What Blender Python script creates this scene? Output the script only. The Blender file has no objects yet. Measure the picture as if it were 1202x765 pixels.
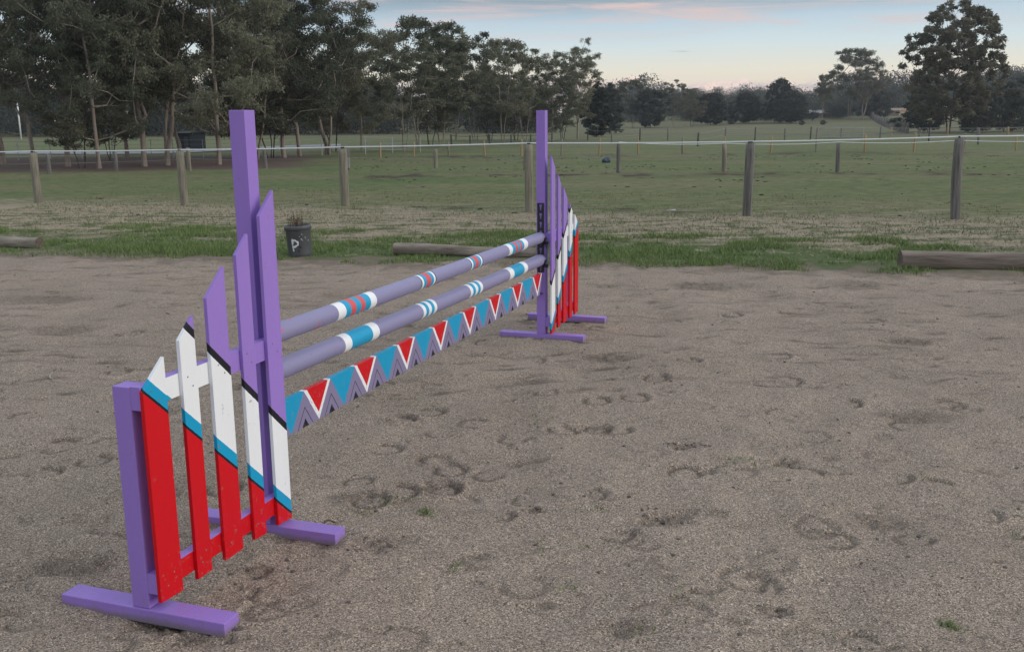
import bpy, bmesh, math, random
import numpy as np
from mathutils import Vector, Matrix, noise as mn

rnd = random.Random(7)
NP = np.random.RandomState(11)
S = bpy.context.scene
COL = S.collection
PI = math.pi

# ------------------------------------------------------------------ camera, sky, sun, exposure
F_PX, TILT, ROLL, CAM_H = 1137.37, 0.2082, -0.0088, 1.6      # focal length in photo pixels (1202 wide)
cam = bpy.data.cameras.new('camera')
cam.sensor_fit = 'HORIZONTAL'; cam.sensor_width = 36.0
cam.lens = 36.0 * F_PX / 1202.0
cam.clip_start = 0.05; cam.clip_end = 6000
cam_ob = bpy.data.objects.new('camera', cam); COL.objects.link(cam_ob)
cam_ob.matrix_world = Matrix.Translation((0, 0, CAM_H)) @ Matrix.Rotation(PI/2 - TILT, 4, 'X') @ Matrix.Rotation(ROLL, 4, 'Z')
S.camera = cam_ob

SUN_EL, SUN_AZ = math.radians(20), math.radians(104)        # soft light from the right, a little behind the camera
world = bpy.data.worlds.new('World'); S.world = world; world.use_nodes = True
wn, wl = world.node_tree.nodes, world.node_tree.links
wn.clear()

class NB:
    """small helper for writing node trees"""
    def __init__(s, tree): s.t = tree; s.n = tree.nodes; s.l = tree.links
    def new(s, typ, **kw):
        n = s.n.new(typ)
        for k, v in kw.items(): setattr(n, k, v)
        return n
    def put(s, sock, v):
        if isinstance(v, bpy.types.NodeSocket): s.l.new(v, sock)
        elif v is not None: sock.default_value = v
    def math(s, op, a, b=None, c=None, clamp=False):
        n = s.new('ShaderNodeMath', operation=op, use_clamp=clamp)
        for i, v in enumerate((a, b, c)):
            if v is not None: s.put(n.inputs[i], v)
        return n.outputs[0]
    def mapr(s, v, a, b, c=0.0, d=1.0, smooth=True):
        n = s.new('ShaderNodeMapRange', clamp=True)
        n.interpolation_type = 'SMOOTHSTEP' if smooth else 'LINEAR'
        s.put(n.inputs['Value'], v)
        for k, x in zip(('From Min', 'From Max', 'To Min', 'To Max'), (a, b, c, d)): s.put(n.inputs[k], x)
        return n.outputs['Result']
    def mix(s, f, a, b, blend='MIX'):
        n = s.new('ShaderNodeMix', data_type='RGBA', blend_type=blend)
        s.put(n.inputs[0], f); s.put(n.inputs[6], a); s.put(n.inputs[7], b)
        return n.outputs[2]
    def noise(s, vec, scale, detail=3, rough=0.55, dist=0.0):
        n = s.new('ShaderNodeTexNoise')
        if vec is not None: s.l.new(vec, n.inputs['Vector'])
        n.inputs['Scale'].default_value = scale; n.inputs['Detail'].default_value = detail
        n.inputs['Roughness'].default_value = rough; n.inputs['Distortion'].default_value = dist
        return n.outputs['Fac']
    def ramp(s, f, stops, mode='LINEAR'):
        n = s.new('ShaderNodeValToRGB'); cr = n.color_ramp; cr.interpolation = mode
        while len(cr.elements) > 1: cr.elements.remove(cr.elements[-1])
        cr.elements[0].position = stops[0][0]; cr.elements[0].color = c4(stops[0][1])
        for p, c in stops[1:]:
            e = cr.elements.new(p); e.color = c4(c)
        s.put(n.inputs[0], f); return n.outputs[0]
    def vmul(s, vec, v3):
        n = s.new('ShaderNodeVectorMath', operation='MULTIPLY'); s.l.new(vec, n.inputs[0]); n.inputs[1].default_value = v3
        return n.outputs[0]
    def attr(s, name): return s.new('ShaderNodeAttribute', attribute_name=name)

def c4(c): return (c, c, c, 1) if isinstance(c, (int, float)) else (*c, 1) if len(c) == 3 else c

W = NB(world.node_tree)
sky = W.new('ShaderNodeTexSky', sky_type='NISHITA')
sky.sun_disc = False; sky.sun_elevation = SUN_EL; sky.sun_rotation = SUN_AZ
sky.air_density = 1.4; sky.dust_density = 2.0
bg_sky = W.new('ShaderNodeBackground'); W.l.new(sky.outputs[0], bg_sky.inputs[0]); bg_sky.inputs[1].default_value = 0.05
tc = W.new('ShaderNodeTexCoord')
sep = W.new('ShaderNodeSeparateXYZ'); W.l.new(tc.outputs['Generated'], sep.inputs[0])
z = sep.outputs['Z']
# evening air: peach at the horizon, cream, pale blue, then the grey underside of a high cloud deck
warp = W.noise(W.vmul(tc.outputs['Generated'], (3, 3, 14)), 1.0, 4, 0.6)
zz = W.math('ADD', z, W.math('MULTIPLY', W.math('SUBTRACT', warp, 0.5), 0.012))
base = W.ramp(W.math('MULTIPLY', zz, 4.0, clamp=True), [
    (0.0, (0.66, 0.53, 0.49)), (0.10, (0.80, 0.66, 0.53)), (0.19, (0.76, 0.72, 0.60)), (0.29, (0.58, 0.68, 0.71)),
    (0.38, (0.45, 0.57, 0.66)), (0.445, (0.29, 0.38, 0.46)), (0.50, (0.20, 0.245, 0.30)), (0.66, (0.36, 0.41, 0.47)), (1.0, (0.52, 0.58, 0.65))])
deck_n = W.noise(W.vmul(tc.outputs['Generated'], (2.2, 2.2, 5)), 1.6, 5, 0.6)
deck = W.mix(W.mapr(z, 0.12, 0.3), base, W.mix(deck_n, (0.50, 0.56, 0.64, 1), (0.76, 0.84, 0.94, 1)))
# streaks of pink cirrus and low pink cumulus
st = W.noise(W.vmul(tc.outputs['Generated'], (4.6, 4.6, 62)), 1.0, 5, 0.62, 0.6)
stf = W.math('MULTIPLY', W.mapr(st, 0.47, 0.70), W.math('MULTIPLY', W.mapr(z, 0.070, 0.098), W.mapr(z, 0.155, 0.118)))
c1 = W.mix(W.math('MULTIPLY', stf, 0.95), deck, (0.66, 0.50, 0.48, 1))
cu = W.noise(W.vmul(tc.outputs['Generated'], (42, 42, 80)), 1.0, 5, 0.55)
cul = W.noise(W.vmul(tc.outputs['Generated'], (5, 5, 2)), 1.0, 2, 0.5)
hgt = W.math('ADD', 0.019, W.math('ADD', W.math('MULTIPLY', cul, 0.040), W.math('MULTIPLY', W.math('SUBTRACT', cu, 0.5), 0.030)))
cuf = W.mapr(W.math('SUBTRACT', hgt, z), -0.002, 0.003)
c2 = W.mix(W.math('MULTIPLY', cuf, 0.8), c1, W.mix(W.mapr(cu, 0.35, 0.65), (0.42, 0.41, 0.47, 1), (0.92, 0.70, 0.63, 1)))
# small grey cloud scraps
gs = W.noise(W.vmul(tc.outputs['Generated'], (9, 9, 110)), 1.0, 3, 0.5)
gsf = W.math('MULTIPLY', W.mapr(gs, 0.70, 0.76), W.math('MULTIPLY', W.mapr(z, 0.05, 0.07), W.mapr(z, 0.14, 0.11)))
c3 = W.mix(W.math('MULTIPLY', gsf, 0.75), c2, (0.24, 0.27, 0.33, 1))
bg_cl = W.new('ShaderNodeBackground'); W.l.new(c3, bg_cl.inputs[0]); bg_cl.inputs[1].default_value = 1.0
mixs = W.new('ShaderNodeMixShader'); mixs.inputs[0].default_value = 0.88
W.l.new(bg_sky.outputs[0], mixs.inputs[1]); W.l.new(bg_cl.outputs[0], mixs.inputs[2])
wo = W.new('ShaderNodeOutputWorld'); W.l.new(mixs.outputs[0], wo.inputs[0])

sun = bpy.data.lights.new('sun', 'SUN'); sun.energy = 1.3; sun.angle = math.radians(45); sun.color = (1.0, 0.92, 0.84)
sun_ob = bpy.data.objects.new('sun', sun); COL.objects.link(sun_ob)
sd = Vector((math.sin(SUN_AZ)*math.cos(SUN_EL), math.cos(SUN_AZ)*math.cos(SUN_EL), math.sin(SUN_EL)))
sun_ob.rotation_euler = sd.to_track_quat('Z', 'Y').to_euler()

vs = S.view_settings
vs.view_transform = 'Standard'; vs.look = 'None'; vs.exposure = 0.35; vs.gamma = 1.0; vs.use_curve_mapping = False

# ------------------------------------------------------------------ terrain and pixel-to-ground
def macro(x, y):
    """height of the land: flat to about 110 m out, then a gentle rise to low hills"""
    d = np.maximum(np.sqrt(np.asarray(x, float)**2 + np.asarray(y, float)**2) - 110.0, 0)
    h = 0.00017*d*d
    return np.where(h < 2.2, h, 2.2 + 1.9*(1 - np.exp(-(h - 2.2)/1.9)))

def ray(u, v):
    du, dv = u - 601, v - 382.5
    c, s = math.cos(ROLL), math.sin(ROLL)
    uu, vv = du*c + dv*s, -du*s + dv*c
    vv /= F_PX
    return np.array([uu/F_PX, math.cos(TILT) - math.sin(TILT)*vv, -math.sin(TILT) - math.cos(TILT)*vv])

def at(u, v):
    r = ray(u, v); lo = 0.5
    k = 1.0
    while k < 700:
        p = r*k; zz = float(macro(p[0], p[1]))
        if CAM_H + p[2] <= zz: break
        lo = k; k *= 1.01
    for _ in range(30):
        m = (lo + k)/2; p = r*m
        if CAM_H + p[2] <= float(macro(p[0], p[1])): k = m
        else: lo = m
    p = r*k
    return Vector((p[0], p[1], float(macro(p[0], p[1]))))

def height_at(p, v):
    """height of image row v above the ground spot p"""
    u = 601 + F_PX*p.x/p.y
    r = ray(u, v); k = math.hypot(p.x, p.y)/math.hypot(r[0], r[1])
    return CAM_H + r[2]*k - p.z

# ------------------------------------------------------------------ tagging helpers
def tag(o, label=None, cat=None, group=None, kind=None):
    for k, v in (('label', label), ('category', cat), ('group', group), ('kind', kind)):
        if v: o[k] = v
    return o
def thing(name, label, cat, loc=(0, 0, 0), rz=0.0, group=None):
    o = bpy.data.objects.new(name, None); COL.objects.link(o)
    o.empty_display_size = 0.1; o.location = loc; o.rotation_euler = (0, 0, rz)
    return tag(o, label, cat, group)
def link(name, me, parent=None):
    o = bpy.data.objects.new(name, me); COL.objects.link(o)
    if parent: o.parent = parent
    return o
def mesh_np(name, V, Fq, mat, smooth=False):
    """mesh from numpy vertices and an (n,k) face array"""
    me = bpy.data.meshes.new(name)
    V = np.asarray(V, np.float32); Fq = np.asarray(Fq, np.int32); n, k = Fq.shape
    me.vertices.add(len(V)); me.vertices.foreach_set('co', V.ravel())
    me.loops.add(n*k); me.loops.foreach_set('vertex_index', Fq.ravel())
    me.polygons.add(n); me.polygons.foreach_set('loop_start', np.arange(n, dtype=np.int32)*k)
    me.polygons.foreach_set('use_smooth', np.full(n, smooth))
    me.update(calc_edges=True)
    for m in (mat if isinstance(mat, list) else [mat]): me.materials.append(m)
    return me
def bm_obj(name, bm, mat, parent=None, smooth=False, bevel=0.0):
    if bevel:
        bmesh.ops.bevel(bm, geom=bm.edges[:], offset=bevel, segments=2, affect='EDGES', profile=0.6)
    bmesh.ops.recalc_face_normals(bm, faces=bm.faces[:])
    me = bpy.data.meshes.new(name); bm.to_mesh(me); bm.free()
    for m in (mat if isinstance(mat, list) else [mat]): me.materials.append(m)
    if smooth:
        for p in me.polygons: p.use_smooth = True
    return link(name, me, parent)
def hexa(bm, pts):
    """closed box from 8 corners: bottom loop then top loop"""
    v = [bm.verts.new(p) for p in pts]
    for f in ((0, 1, 2, 3), (7, 6, 5, 4), (0, 4, 5, 1), (1, 5, 6, 2), (2, 6, 7, 3), (3, 7, 4, 0)):
        bm.faces.new([v[i] for i in f])
    return v
def box(bm, x0, x1, y0, y1, z0, z1):
    return hexa(bm, [(x0, y0, z0), (x1, y0, z0), (x1, y1, z0), (x0, y1, z0), (x0, y0, z1), (x1, y0, z1), (x1, y1, z1), (x0, y1, z1)])

# ------------------------------------------------------------------ materials
def new_mat(name):
    m = bpy.data.materials.new(name); m.use_nodes = True
    m.node_tree.nodes.clear(); b = NB(m.node_tree)
    pr = b.new('ShaderNodeBsdfPrincipled'); out = b.new('ShaderNodeOutputMaterial')
    b.l.new(pr.outputs[0], out.inputs[0])
    return m, b, pr
def bump(b, pr, h, dist, strength=1.0):
    n = b.new('ShaderNodeBump'); n.inputs['Strength'].default_value = strength; n.inputs['Distance'].default_value = dist
    b.put(n.inputs['Height'], h); b.l.new(n.outputs[0], pr.inputs['Normal'])

PURPLE, WHITE, RED, BLUE = (0.30, 0.185, 0.555), (0.78, 0.80, 0.82), (0.58, 0.003, 0.010), (0.006, 0.31, 0.54)
LILAC, BLACK, ROSE = (0.235, 0.222, 0.37), (0.012, 0.013, 0.02), (0.60, 0.09, 0.10)

def paint_finish(b, pr, col, coord, wear=True):
    """brushed exterior paint: faint streaks along the grain, scuffs, a little grit"""
    n1 = b.noise(b.vmul(coord, (1, 1, 0.25)), 9, 4, 0.6)
    col = b.mix(b.mapr(n1, 0.25, 0.75, 0.0, 0.20, False), col, b.mix(1.0, col, (0.70, 0.68, 0.72, 1), 'MULTIPLY'))
    if wear:
        n2 = b.noise(coord, 38, 5, 0.65)
        n3 = b.noise(coord, 5, 2, 0.5)
        sc = b.math('MULTIPLY', b.mapr(n2, 0.63, 0.70), b.mapr(n3, 0.45, 0.65))
        col = b.mix(b.math('MULTIPLY', sc, 0.6), col, (0.20, 0.165, 0.14, 1))
        sz = b.new('ShaderNodeSeparateXYZ'); b.l.new(coord, sz.inputs[0])
        spl = b.mapr(b.math('ADD', b.noise(coord, 55, 4, 0.7), b.mapr(sz.outputs['Z'], 0.32, 0.0, 0, 0.13, False)), 0.66, 0.74)
        col = b.mix(b.math('MULTIPLY', spl, b.mapr(sz.outputs['Z'], 0.6, 0.2, 0, 0.32)), col, (0.24, 0.195, 0.165, 1))
    b.put(pr.inputs['Base Color'], col)
    b.put(pr.inputs['Roughness'], b.mapr(n1, 0.2, 0.8, 0.36, 0.58, False))
    pr.inputs['Specular IOR Level'].default_value = 0.25
    br = b.noise(b.vmul(coord, (1, 1, 0.06)), 160, 2, 0.5)
    bump(b, pr, br, 0.0012, 0.5)

def mat_paint(name, col):
    m, b, pr = new_mat(name)
    co = b.new('ShaderNodeTexCoord').outputs['Object']
    paint_finish(b, pr, c4(col), co)
    return m
M_PURPLE = mat_paint('purple_paint', PURPLE)
def mat_stain():
    """purple foot timber with sand rubbed along its lower edge"""
    m, b, pr = new_mat('purple_foot_paint')
    co = b.new('ShaderNodeTexCoord').outputs['Object']
    sp = b.new('ShaderNodeSeparateXYZ'); b.l.new(co, sp.inputs[0])
    n = b.noise(co, 22, 4, 0.6)
    f = b.math('MULTIPLY', b.mapr(b.math('ADD', sp.outputs['Z'], b.math('MULTIPLY', n, 0.03)), 0.034, 0.012), 0.75)
    n2 = b.noise(co, 60, 4, 0.7)
    f = b.math('MAXIMUM', f, b.math('MULTIPLY', b.mapr(n2, 0.60, 0.72), 0.40))
    paint_finish(b, pr, b.mix(f, c4(PURPLE), (0.19, 0.16, 0.14, 1)), co)
    return m
M_FOOT = mat_stain()

def mat_slat():
    """purple / black / white / blue / black / red bands cut by two slanting lines; UV holds the two distances"""
    m, b, pr = new_mat('slat_bands')
    uv = b.new('ShaderNodeUVMap', uv_map='bands').outputs[0]
    sp = b.new('ShaderNodeSeparateXYZ'); b.l.new(uv, sp.inputs[0])
    co = b.new('ShaderNodeTexCoord').outputs['Object']
    wob = b.math('MULTIPLY', b.math('SUBTRACT', b.noise(co, 60, 2, 0.5), 0.5), 0.004)
    A = b.math('ADD', sp.outputs['X'], wob); B = b.math('ADD', sp.outputs['Y'], wob)
    col = c4(RED)
    col = b.mix(b.math('GREATER_THAN', B, -0.062), col, c4(BLACK))
    col = b.mix(b.math('GREATER_THAN', B, -0.050), col, c4(BLUE))
    col = b.mix(b.math('GREATER_THAN', B, 0.0), col, c4(WHITE))
    col = b.mix(b.math('GREATER_THAN', A, -0.033), col, c4(BLACK))
    col = b.mix(b.math('GREATER_THAN', A, 0.0), col, c4(PURPLE))
    paint_finish(b, pr, col, co)
    return m
M_SLAT = mat_slat()

def mat_rail_upper():
    m, b, pr = new_mat('upper_rail_paint')
    co = b.new('ShaderNodeTexCoord').outputs['Object']; nv = b.new('ShaderNodeTexCoord').outputs['Normal']
    uv = b.new('ShaderNodeUVMap', uv_map='bands').outputs[0]
    sp = b.new('ShaderNodeSeparateXYZ'); b.l.new(uv, sp.inputs[0]); sn = b.new('ShaderNodeSeparateXYZ'); b.l.new(nv, sn.inputs[0])
    A, B = sp.outputs['X'], sp.outputs['Y']
    col = b.mix(b.math('GREATER_THAN', B, -0.05), c4(RED), c4(BLUE))
    col = b.mix(b.math('GREATER_THAN', B, 0.0), col, c4(WHITE))
    col = b.mix(b.math('GREATER_THAN', A, -0.033), col, c4(PURPLE))
    front = b.math('LESS_THAN', sn.outputs['Y'], -0.5)
    inner = b.math('LESS_THAN', sp.outputs['X'], 10)
    pl = b.new('ShaderNodeUVMap', uv_map='place').outputs[0]; s2 = b.new('ShaderNodeSeparateXYZ'); b.l.new(pl, s2.inputs[0])
    front = b.math('MULTIPLY', front, b.math('LESS_THAN', s2.outputs['X'], 0.70))
    paint_finish(b, pr, b.mix(front, c4(PURPLE), col), co)
    return m
M_RAIL_U = mat_rail_upper()
def mat_rail_lower():
    m, b, pr = new_mat('lower_rail_paint')
    co = b.new('ShaderNodeTexCoord').outputs['Object']; nv = b.new('ShaderNodeTexCoord').outputs['Normal']
    sn = b.new('ShaderNodeSeparateXYZ'); b.l.new(nv, sn.inputs[0])
    paint_finish(b, pr, b.mix(b.math('LESS_THAN', sn.outputs['Y'], -0.5), c4(PURPLE), c4(RED)), co)
    return m
M_RAIL_L = mat_rail_lower()

def mat_pole(name, bands):
    """bands: (start, end, colour) as fractions of the pole's length, kept in UV x"""
    m, b, pr = new_mat(name)
    uv = b.new('ShaderNodeUVMap', uv_map='bands').outputs[0]
    sp = b.new('ShaderNodeSeparateXYZ'); b.l.new(uv, sp.inputs[0])
    co = b.new('ShaderNodeTexCoord').outputs['Object']
    u = b.math('ADD', sp.outputs['X'], b.math('MULTIPLY', b.math('SUBTRACT', b.noise(co, 30, 2), 0.5), 0.0012))
    n = b.noise(co, 45, 4, 0.7)
    col = b.mix(b.mapr(n, 0.62, 0.70, 0, 0.7), c4(LILAC), (0.13, 0.11, 0.16, 1))
    for a, e, c in bands:
        f = b.math('MULTIPLY', b.math('GREATER_THAN', u, a), b.math('LESS_THAN', u, e))
        col = b.mix(f, col, c4(c))
    # a few red drips on the near end of the lilac paint
    n2 = b.noise(co, 17, 2, 0.5)
    f = b.math('MULTIPLY', b.mapr(n2, 0.69, 0.71), b.math('LESS_THAN', u, 0.14))
    if 'upper' in name: col = b.mix(b.math('MULTIPLY', f, 0.8), col, c4(ROSE))
    n1 = b.noise(co, 6, 3, 0.6)
    b.put(pr.inputs['Base Color'], col); b.put(pr.inputs['Roughness'], b.mapr(n1, 0.2, 0.8, 0.36, 0.58, False))
    pr.inputs['Specular IOR Level'].default_value = 0.4
    bump(b, pr, b.noise(co, 120, 3, 0.6), 0.001, 0.5)
    return m

def mat_plank():
    m, b, pr = new_mat('plank_triangles')
    uv = b.new('ShaderNodeUVMap', uv_map='bands').outputs[0]
    sp = b.new('ShaderNodeSeparateXYZ'); b.l.new(uv, sp.inputs[0])
    co = b.new('ShaderNodeTexCoord').outputs['Object']
    w = b.math('MULTIPLY', b.math('SUBTRACT', b.noise(co, 40, 2), 0.5), 0.02)
    u = b.math('ADD', sp.outputs['X'], w)                 # one unit = one triangle width, blue first then red
    t = b.math('ADD', b.math('MINIMUM', sp.outputs['Y'], 1.0), w)
    cell = b.math('FLOOR', u)
    red = b.math('GREATER_THAN', b.math('FLOORED_MODULO', cell, 2.0), 0.5)
    s = b.math('MULTIPLY', b.math('ABSOLUTE', b.math('SUBTRACT', b.math('FRACT', u), 0.5)), 2.0)   # 0 mid, 1 at the boundary
    s = b.math('SUBTRACT', 1.0, s)                         # 0 at the boundary, 1 at the middle of a triangle
    g = b.math('SUBTRACT', b.math('SUBTRACT', 1.0, t), s)  # > 0 inside the lilac peaks
    tri = b.mix(red, c4(BLUE), b.mix(b.math('LESS_THAN', g, -0.21), c4(WHITE), c4(RED)))
    lil = c4((0.22, 0.195, 0.33))
    lil = b.mix(b.math('MULTIPLY', b.math('GREATER_THAN', g, 0.43), b.math('LESS_THAN', g, 0.475)), lil, c4(BLACK))
    lil = b.mix(b.math('GREATER_THAN', g, 0.76), lil, c4(BLACK))
    col = b.mix(b.math('GREATER_THAN', g, 0.0), tri, lil)
    paint_finish(b, pr, col, co)
    return m
M_PLANK = mat_plank()

def mat_simple(name, col, rough=0.6, var=0.25, scale=12, stretch=(1, 1, 1), col2=None, bump_d=0.002, bscale=None, metal=0.0):
    m, b, pr = new_mat(name)
    co = b.vmul(b.new('ShaderNodeTexCoord').outputs['Object'], stretch)
    n = b.noise(co, scale, 5, 0.62)
    c2 = col2 or tuple(x*(1 - var) for x in col)
    b.put(pr.inputs['Base Color'], b.mix(b.mapr(n, 0.3, 0.7, 0, 1, False), c4(col), c4(c2)))
    pr.inputs['Roughness'].default_value = rough; pr.inputs['Metallic'].default_value = metal
    if bump_d: bump(b, pr, b.noise(co, bscale or scale*2, 4, 0.6), bump_d, 0.7)
    return m
M_BLACK = mat_simple('black_metal', (0.016, 0.016, 0.02), 0.45, 0.4, 30, bump_d=0.0006)
M_POST = mat_simple('weathered_post_wood', (0.27, 0.245, 0.185), 0.9, 0.4, 26, (1, 1, 0.07), (0.10, 0.092, 0.075), 0.012, 40)
M_POSTG = mat_simple('grey_post_wood', (0.19, 0.18, 0.165), 0.9, 0.4, 26, (1, 1, 0.07), (0.07, 0.066, 0.06), 0.012, 40)
M_PINE = mat_simple('new_pine_post', (0.36, 0.25, 0.12), 0.85, 0.3, 10, (1, 1, 0.12), (0.22, 0.16, 0.085), 0.003)
M_DARKPOST = mat_simple('dark_steel_post', (0.06, 0.055, 0.055), 0.8, 0.4, 10, bump_d=0)
M_TAPE = mat_simple('white_fence_tape', (0.80, 0.82, 0.84), 0.5, 0.08, 8, bump_d=0)
M_WIRE = mat_simple('galvanised_wire', (0.30, 0.31, 0.32), 0.5, 0.2, 8, bump_d=0, metal=0.4)
M_LOG = mat_simple('weathered_log', (0.25, 0.205, 0.168), 0.95, 0.5, 14, (0.10, 1, 1), (0.075, 0.055, 0.045), 0.03, 22)
M_LOGP = mat_simple('pale_weathered_log', (0.36, 0.315, 0.26), 0.95, 0.5, 8, (0.22, 1, 1), (0.13, 0.10, 0.08), 0.03, 22)
M_LOGEND = mat_simple('log_end_grain', (0.15, 0.115, 0.085), 0.95, 0.5, 30, (0.2, 1, 1), (0.06, 0.05, 0.04), 0.01)
M_BIN = mat_simple('grey_bin_plastic', (0.085, 0.092, 0.100), 0.55, 0.35, 7, (1, 1, 0.5), (0.058, 0.060, 0.066), 0.002, 40)
M_WHITEP = mat_simple('white_brushed_paint', (0.72, 0.73, 0.73), 0.7, 0.25, 60, bump_d=0.0005)
M_BARK = mat_simple('pale_gum_bark', (0.31, 0.26, 0.215), 0.9, 0.5, 3.0, (1.6, 1.6, 0.22), (0.14, 0.11, 0.09), 0.03, 8)
M_BARKD = mat_simple('dark_gum_bark', (0.085, 0.065, 0.055), 0.95, 0.5, 3.0, (1.6, 1.6, 0.22), (0.035, 0.028, 0.025), 0.03, 8)
M_GALV = mat_simple('gate_tube', (0.27, 0.28, 0.28), 0.45, 0.2, 8, bump_d=0, metal=0.3)
M_SCREW = mat_simple('zinc_screw', (0.22, 0.20, 0.20), 0.6, 0.3, 90, bump_d=0)
M_STALK = mat_simple('dry_stalk', (0.14, 0.085, 0.055), 0.9, 0.4, 10, bump_d=0)

def mat_leaf(name, ca, cb, cc):
    m, b, pr = new_mat(name)
    at_ = b.attr('tone').outputs['Fac']
    info = b.new('ShaderNodeObjectInfo')
    col = b.ramp(at_, [(0.0, ca), (0.55, cb), (1.0, cc)])
    hv = b.mapr(info.outputs['Random'], 0, 1, 0.66, 1.34, False)
    hs = b.new('ShaderNodeHueSaturation'); b.put(hs.inputs['Value'], hv); hs.inputs['Saturation'].default_value = 1.0
    b.put(hs.inputs['Hue'], b.mapr(info.outputs['Random'], 0, 1, 0.525, 0.472, False)); b.put(hs.inputs['Color'], col)
    b.put(pr.inputs['Base Color'], hs.outputs[0]); pr.inputs['Roughness'].default_value = 0.65
    pr.inputs['Specular IOR Level'].default_value = 0.2
    tr = b.new('ShaderNodeBsdfTranslucent'); b.l.new(hs.outputs[0], tr.inputs[0])
    mx = b.new('ShaderNodeMixShader'); mx.inputs[0].default_value = 0.38
    b.l.new(pr.outputs[0], mx.inputs[1]); b.l.new(tr.outputs[0], mx.inputs[2])
    b.l.new(mx.outputs[0], [n for n in b.n if n.type == 'OUTPUT_MATERIAL'][0].inputs[0])
    return m
M_LEAF = mat_leaf('gum_leaf', (0.062, 0.072, 0.047), (0.132, 0.142, 0.094), (0.22, 0.22, 0.155))
M_LEAFB = mat_leaf('olive_leaf', (0.060, 0.066, 0.043), (0.126, 0.126, 0.083), (0.20, 0.178, 0.12))
M_LEAFD = mat_leaf('dark_leaf', (0.042, 0.050, 0.042), (0.076, 0.083, 0.066), (0.125, 0.128, 0.098))

# ------------------------------------------------------------------ where the two wings stand
NEAR = dict(o=(-0.9869, 3.6487), yaw=1.2395, H=1.6436)
FAR = dict(o=(0.2276, 7.1162), yaw=1.2538, H=1.6689)
A2, Q2 = 0.0335, 0.0331                     # half sizes of the upright timber
W_, LF, FW, FH, HO = 0.7176, 0.3254, 0.0402, 0.037, 0.791
QR, QS = 0.0705, 0.0852                     # front of the rails, front of the slats

# ------------------------------------------------------------------ ground
def edge_y(x): return 10.95 - 0.19*x + 0.22*np.sin(x*0.9 + 0.6)*0.6
def fence_y(x): return 17.35 - 0.28*x

def vnoise(X, Y, sc, seed):
    """smooth value noise on arrays"""
    r = np.random.RandomState(seed); T = r.rand(256, 256)
    x, y = X/sc, Y/sc
    xi, yi = np.floor(x).astype(int), np.floor(y).astype(int)
    fx, fy = x - xi, y - yi; fx = fx*fx*(3 - 2*fx); fy = fy*fy*(3 - 2*fy)
    a = T[xi % 256, yi % 256]; b_ = T[(xi + 1) % 256, yi % 256]; c = T[xi % 256, (yi + 1) % 256]; d = T[(xi + 1) % 256, (yi + 1) % 256]
    return (a*(1 - fx) + b_*fx)*(1 - fy) + (c*(1 - fx) + d*fx)*fy

def band_of(x, y):
    e, f = edge_y(x), fence_y(x)
    return np.where(y < f, (y - e)/(f - e), 1 + (y - f)/20.0)

def axis_coords():
    xs = list(np.arange(-3.2, 3.2, 0.0155))
    r = []; x = 3.2; st = 0.016
    while x < 9: r.append(x); st = min(st*1.03, 0.045); x += st
    while x < 900: r.append(x); st *= 1.13; x += st
    xs = [-v for v in r[::-1][:-1]] + [-3.2] + xs[1:] + r
    ys = [-60, -30, -15, -8, -4, -2, -1, 0, 0.5, 1.0, 1.4, 1.7, 1.95]
    y = 2.1
    while y < 14: ys.append(y); y *= 1.0030 if y < 8 else 1.0042
    g = 1.006
    while y < 1200: ys.append(y); y *= g; g = min(g + 0.0004, 1.05)
    return np.array(xs), np.array(ys)

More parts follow.
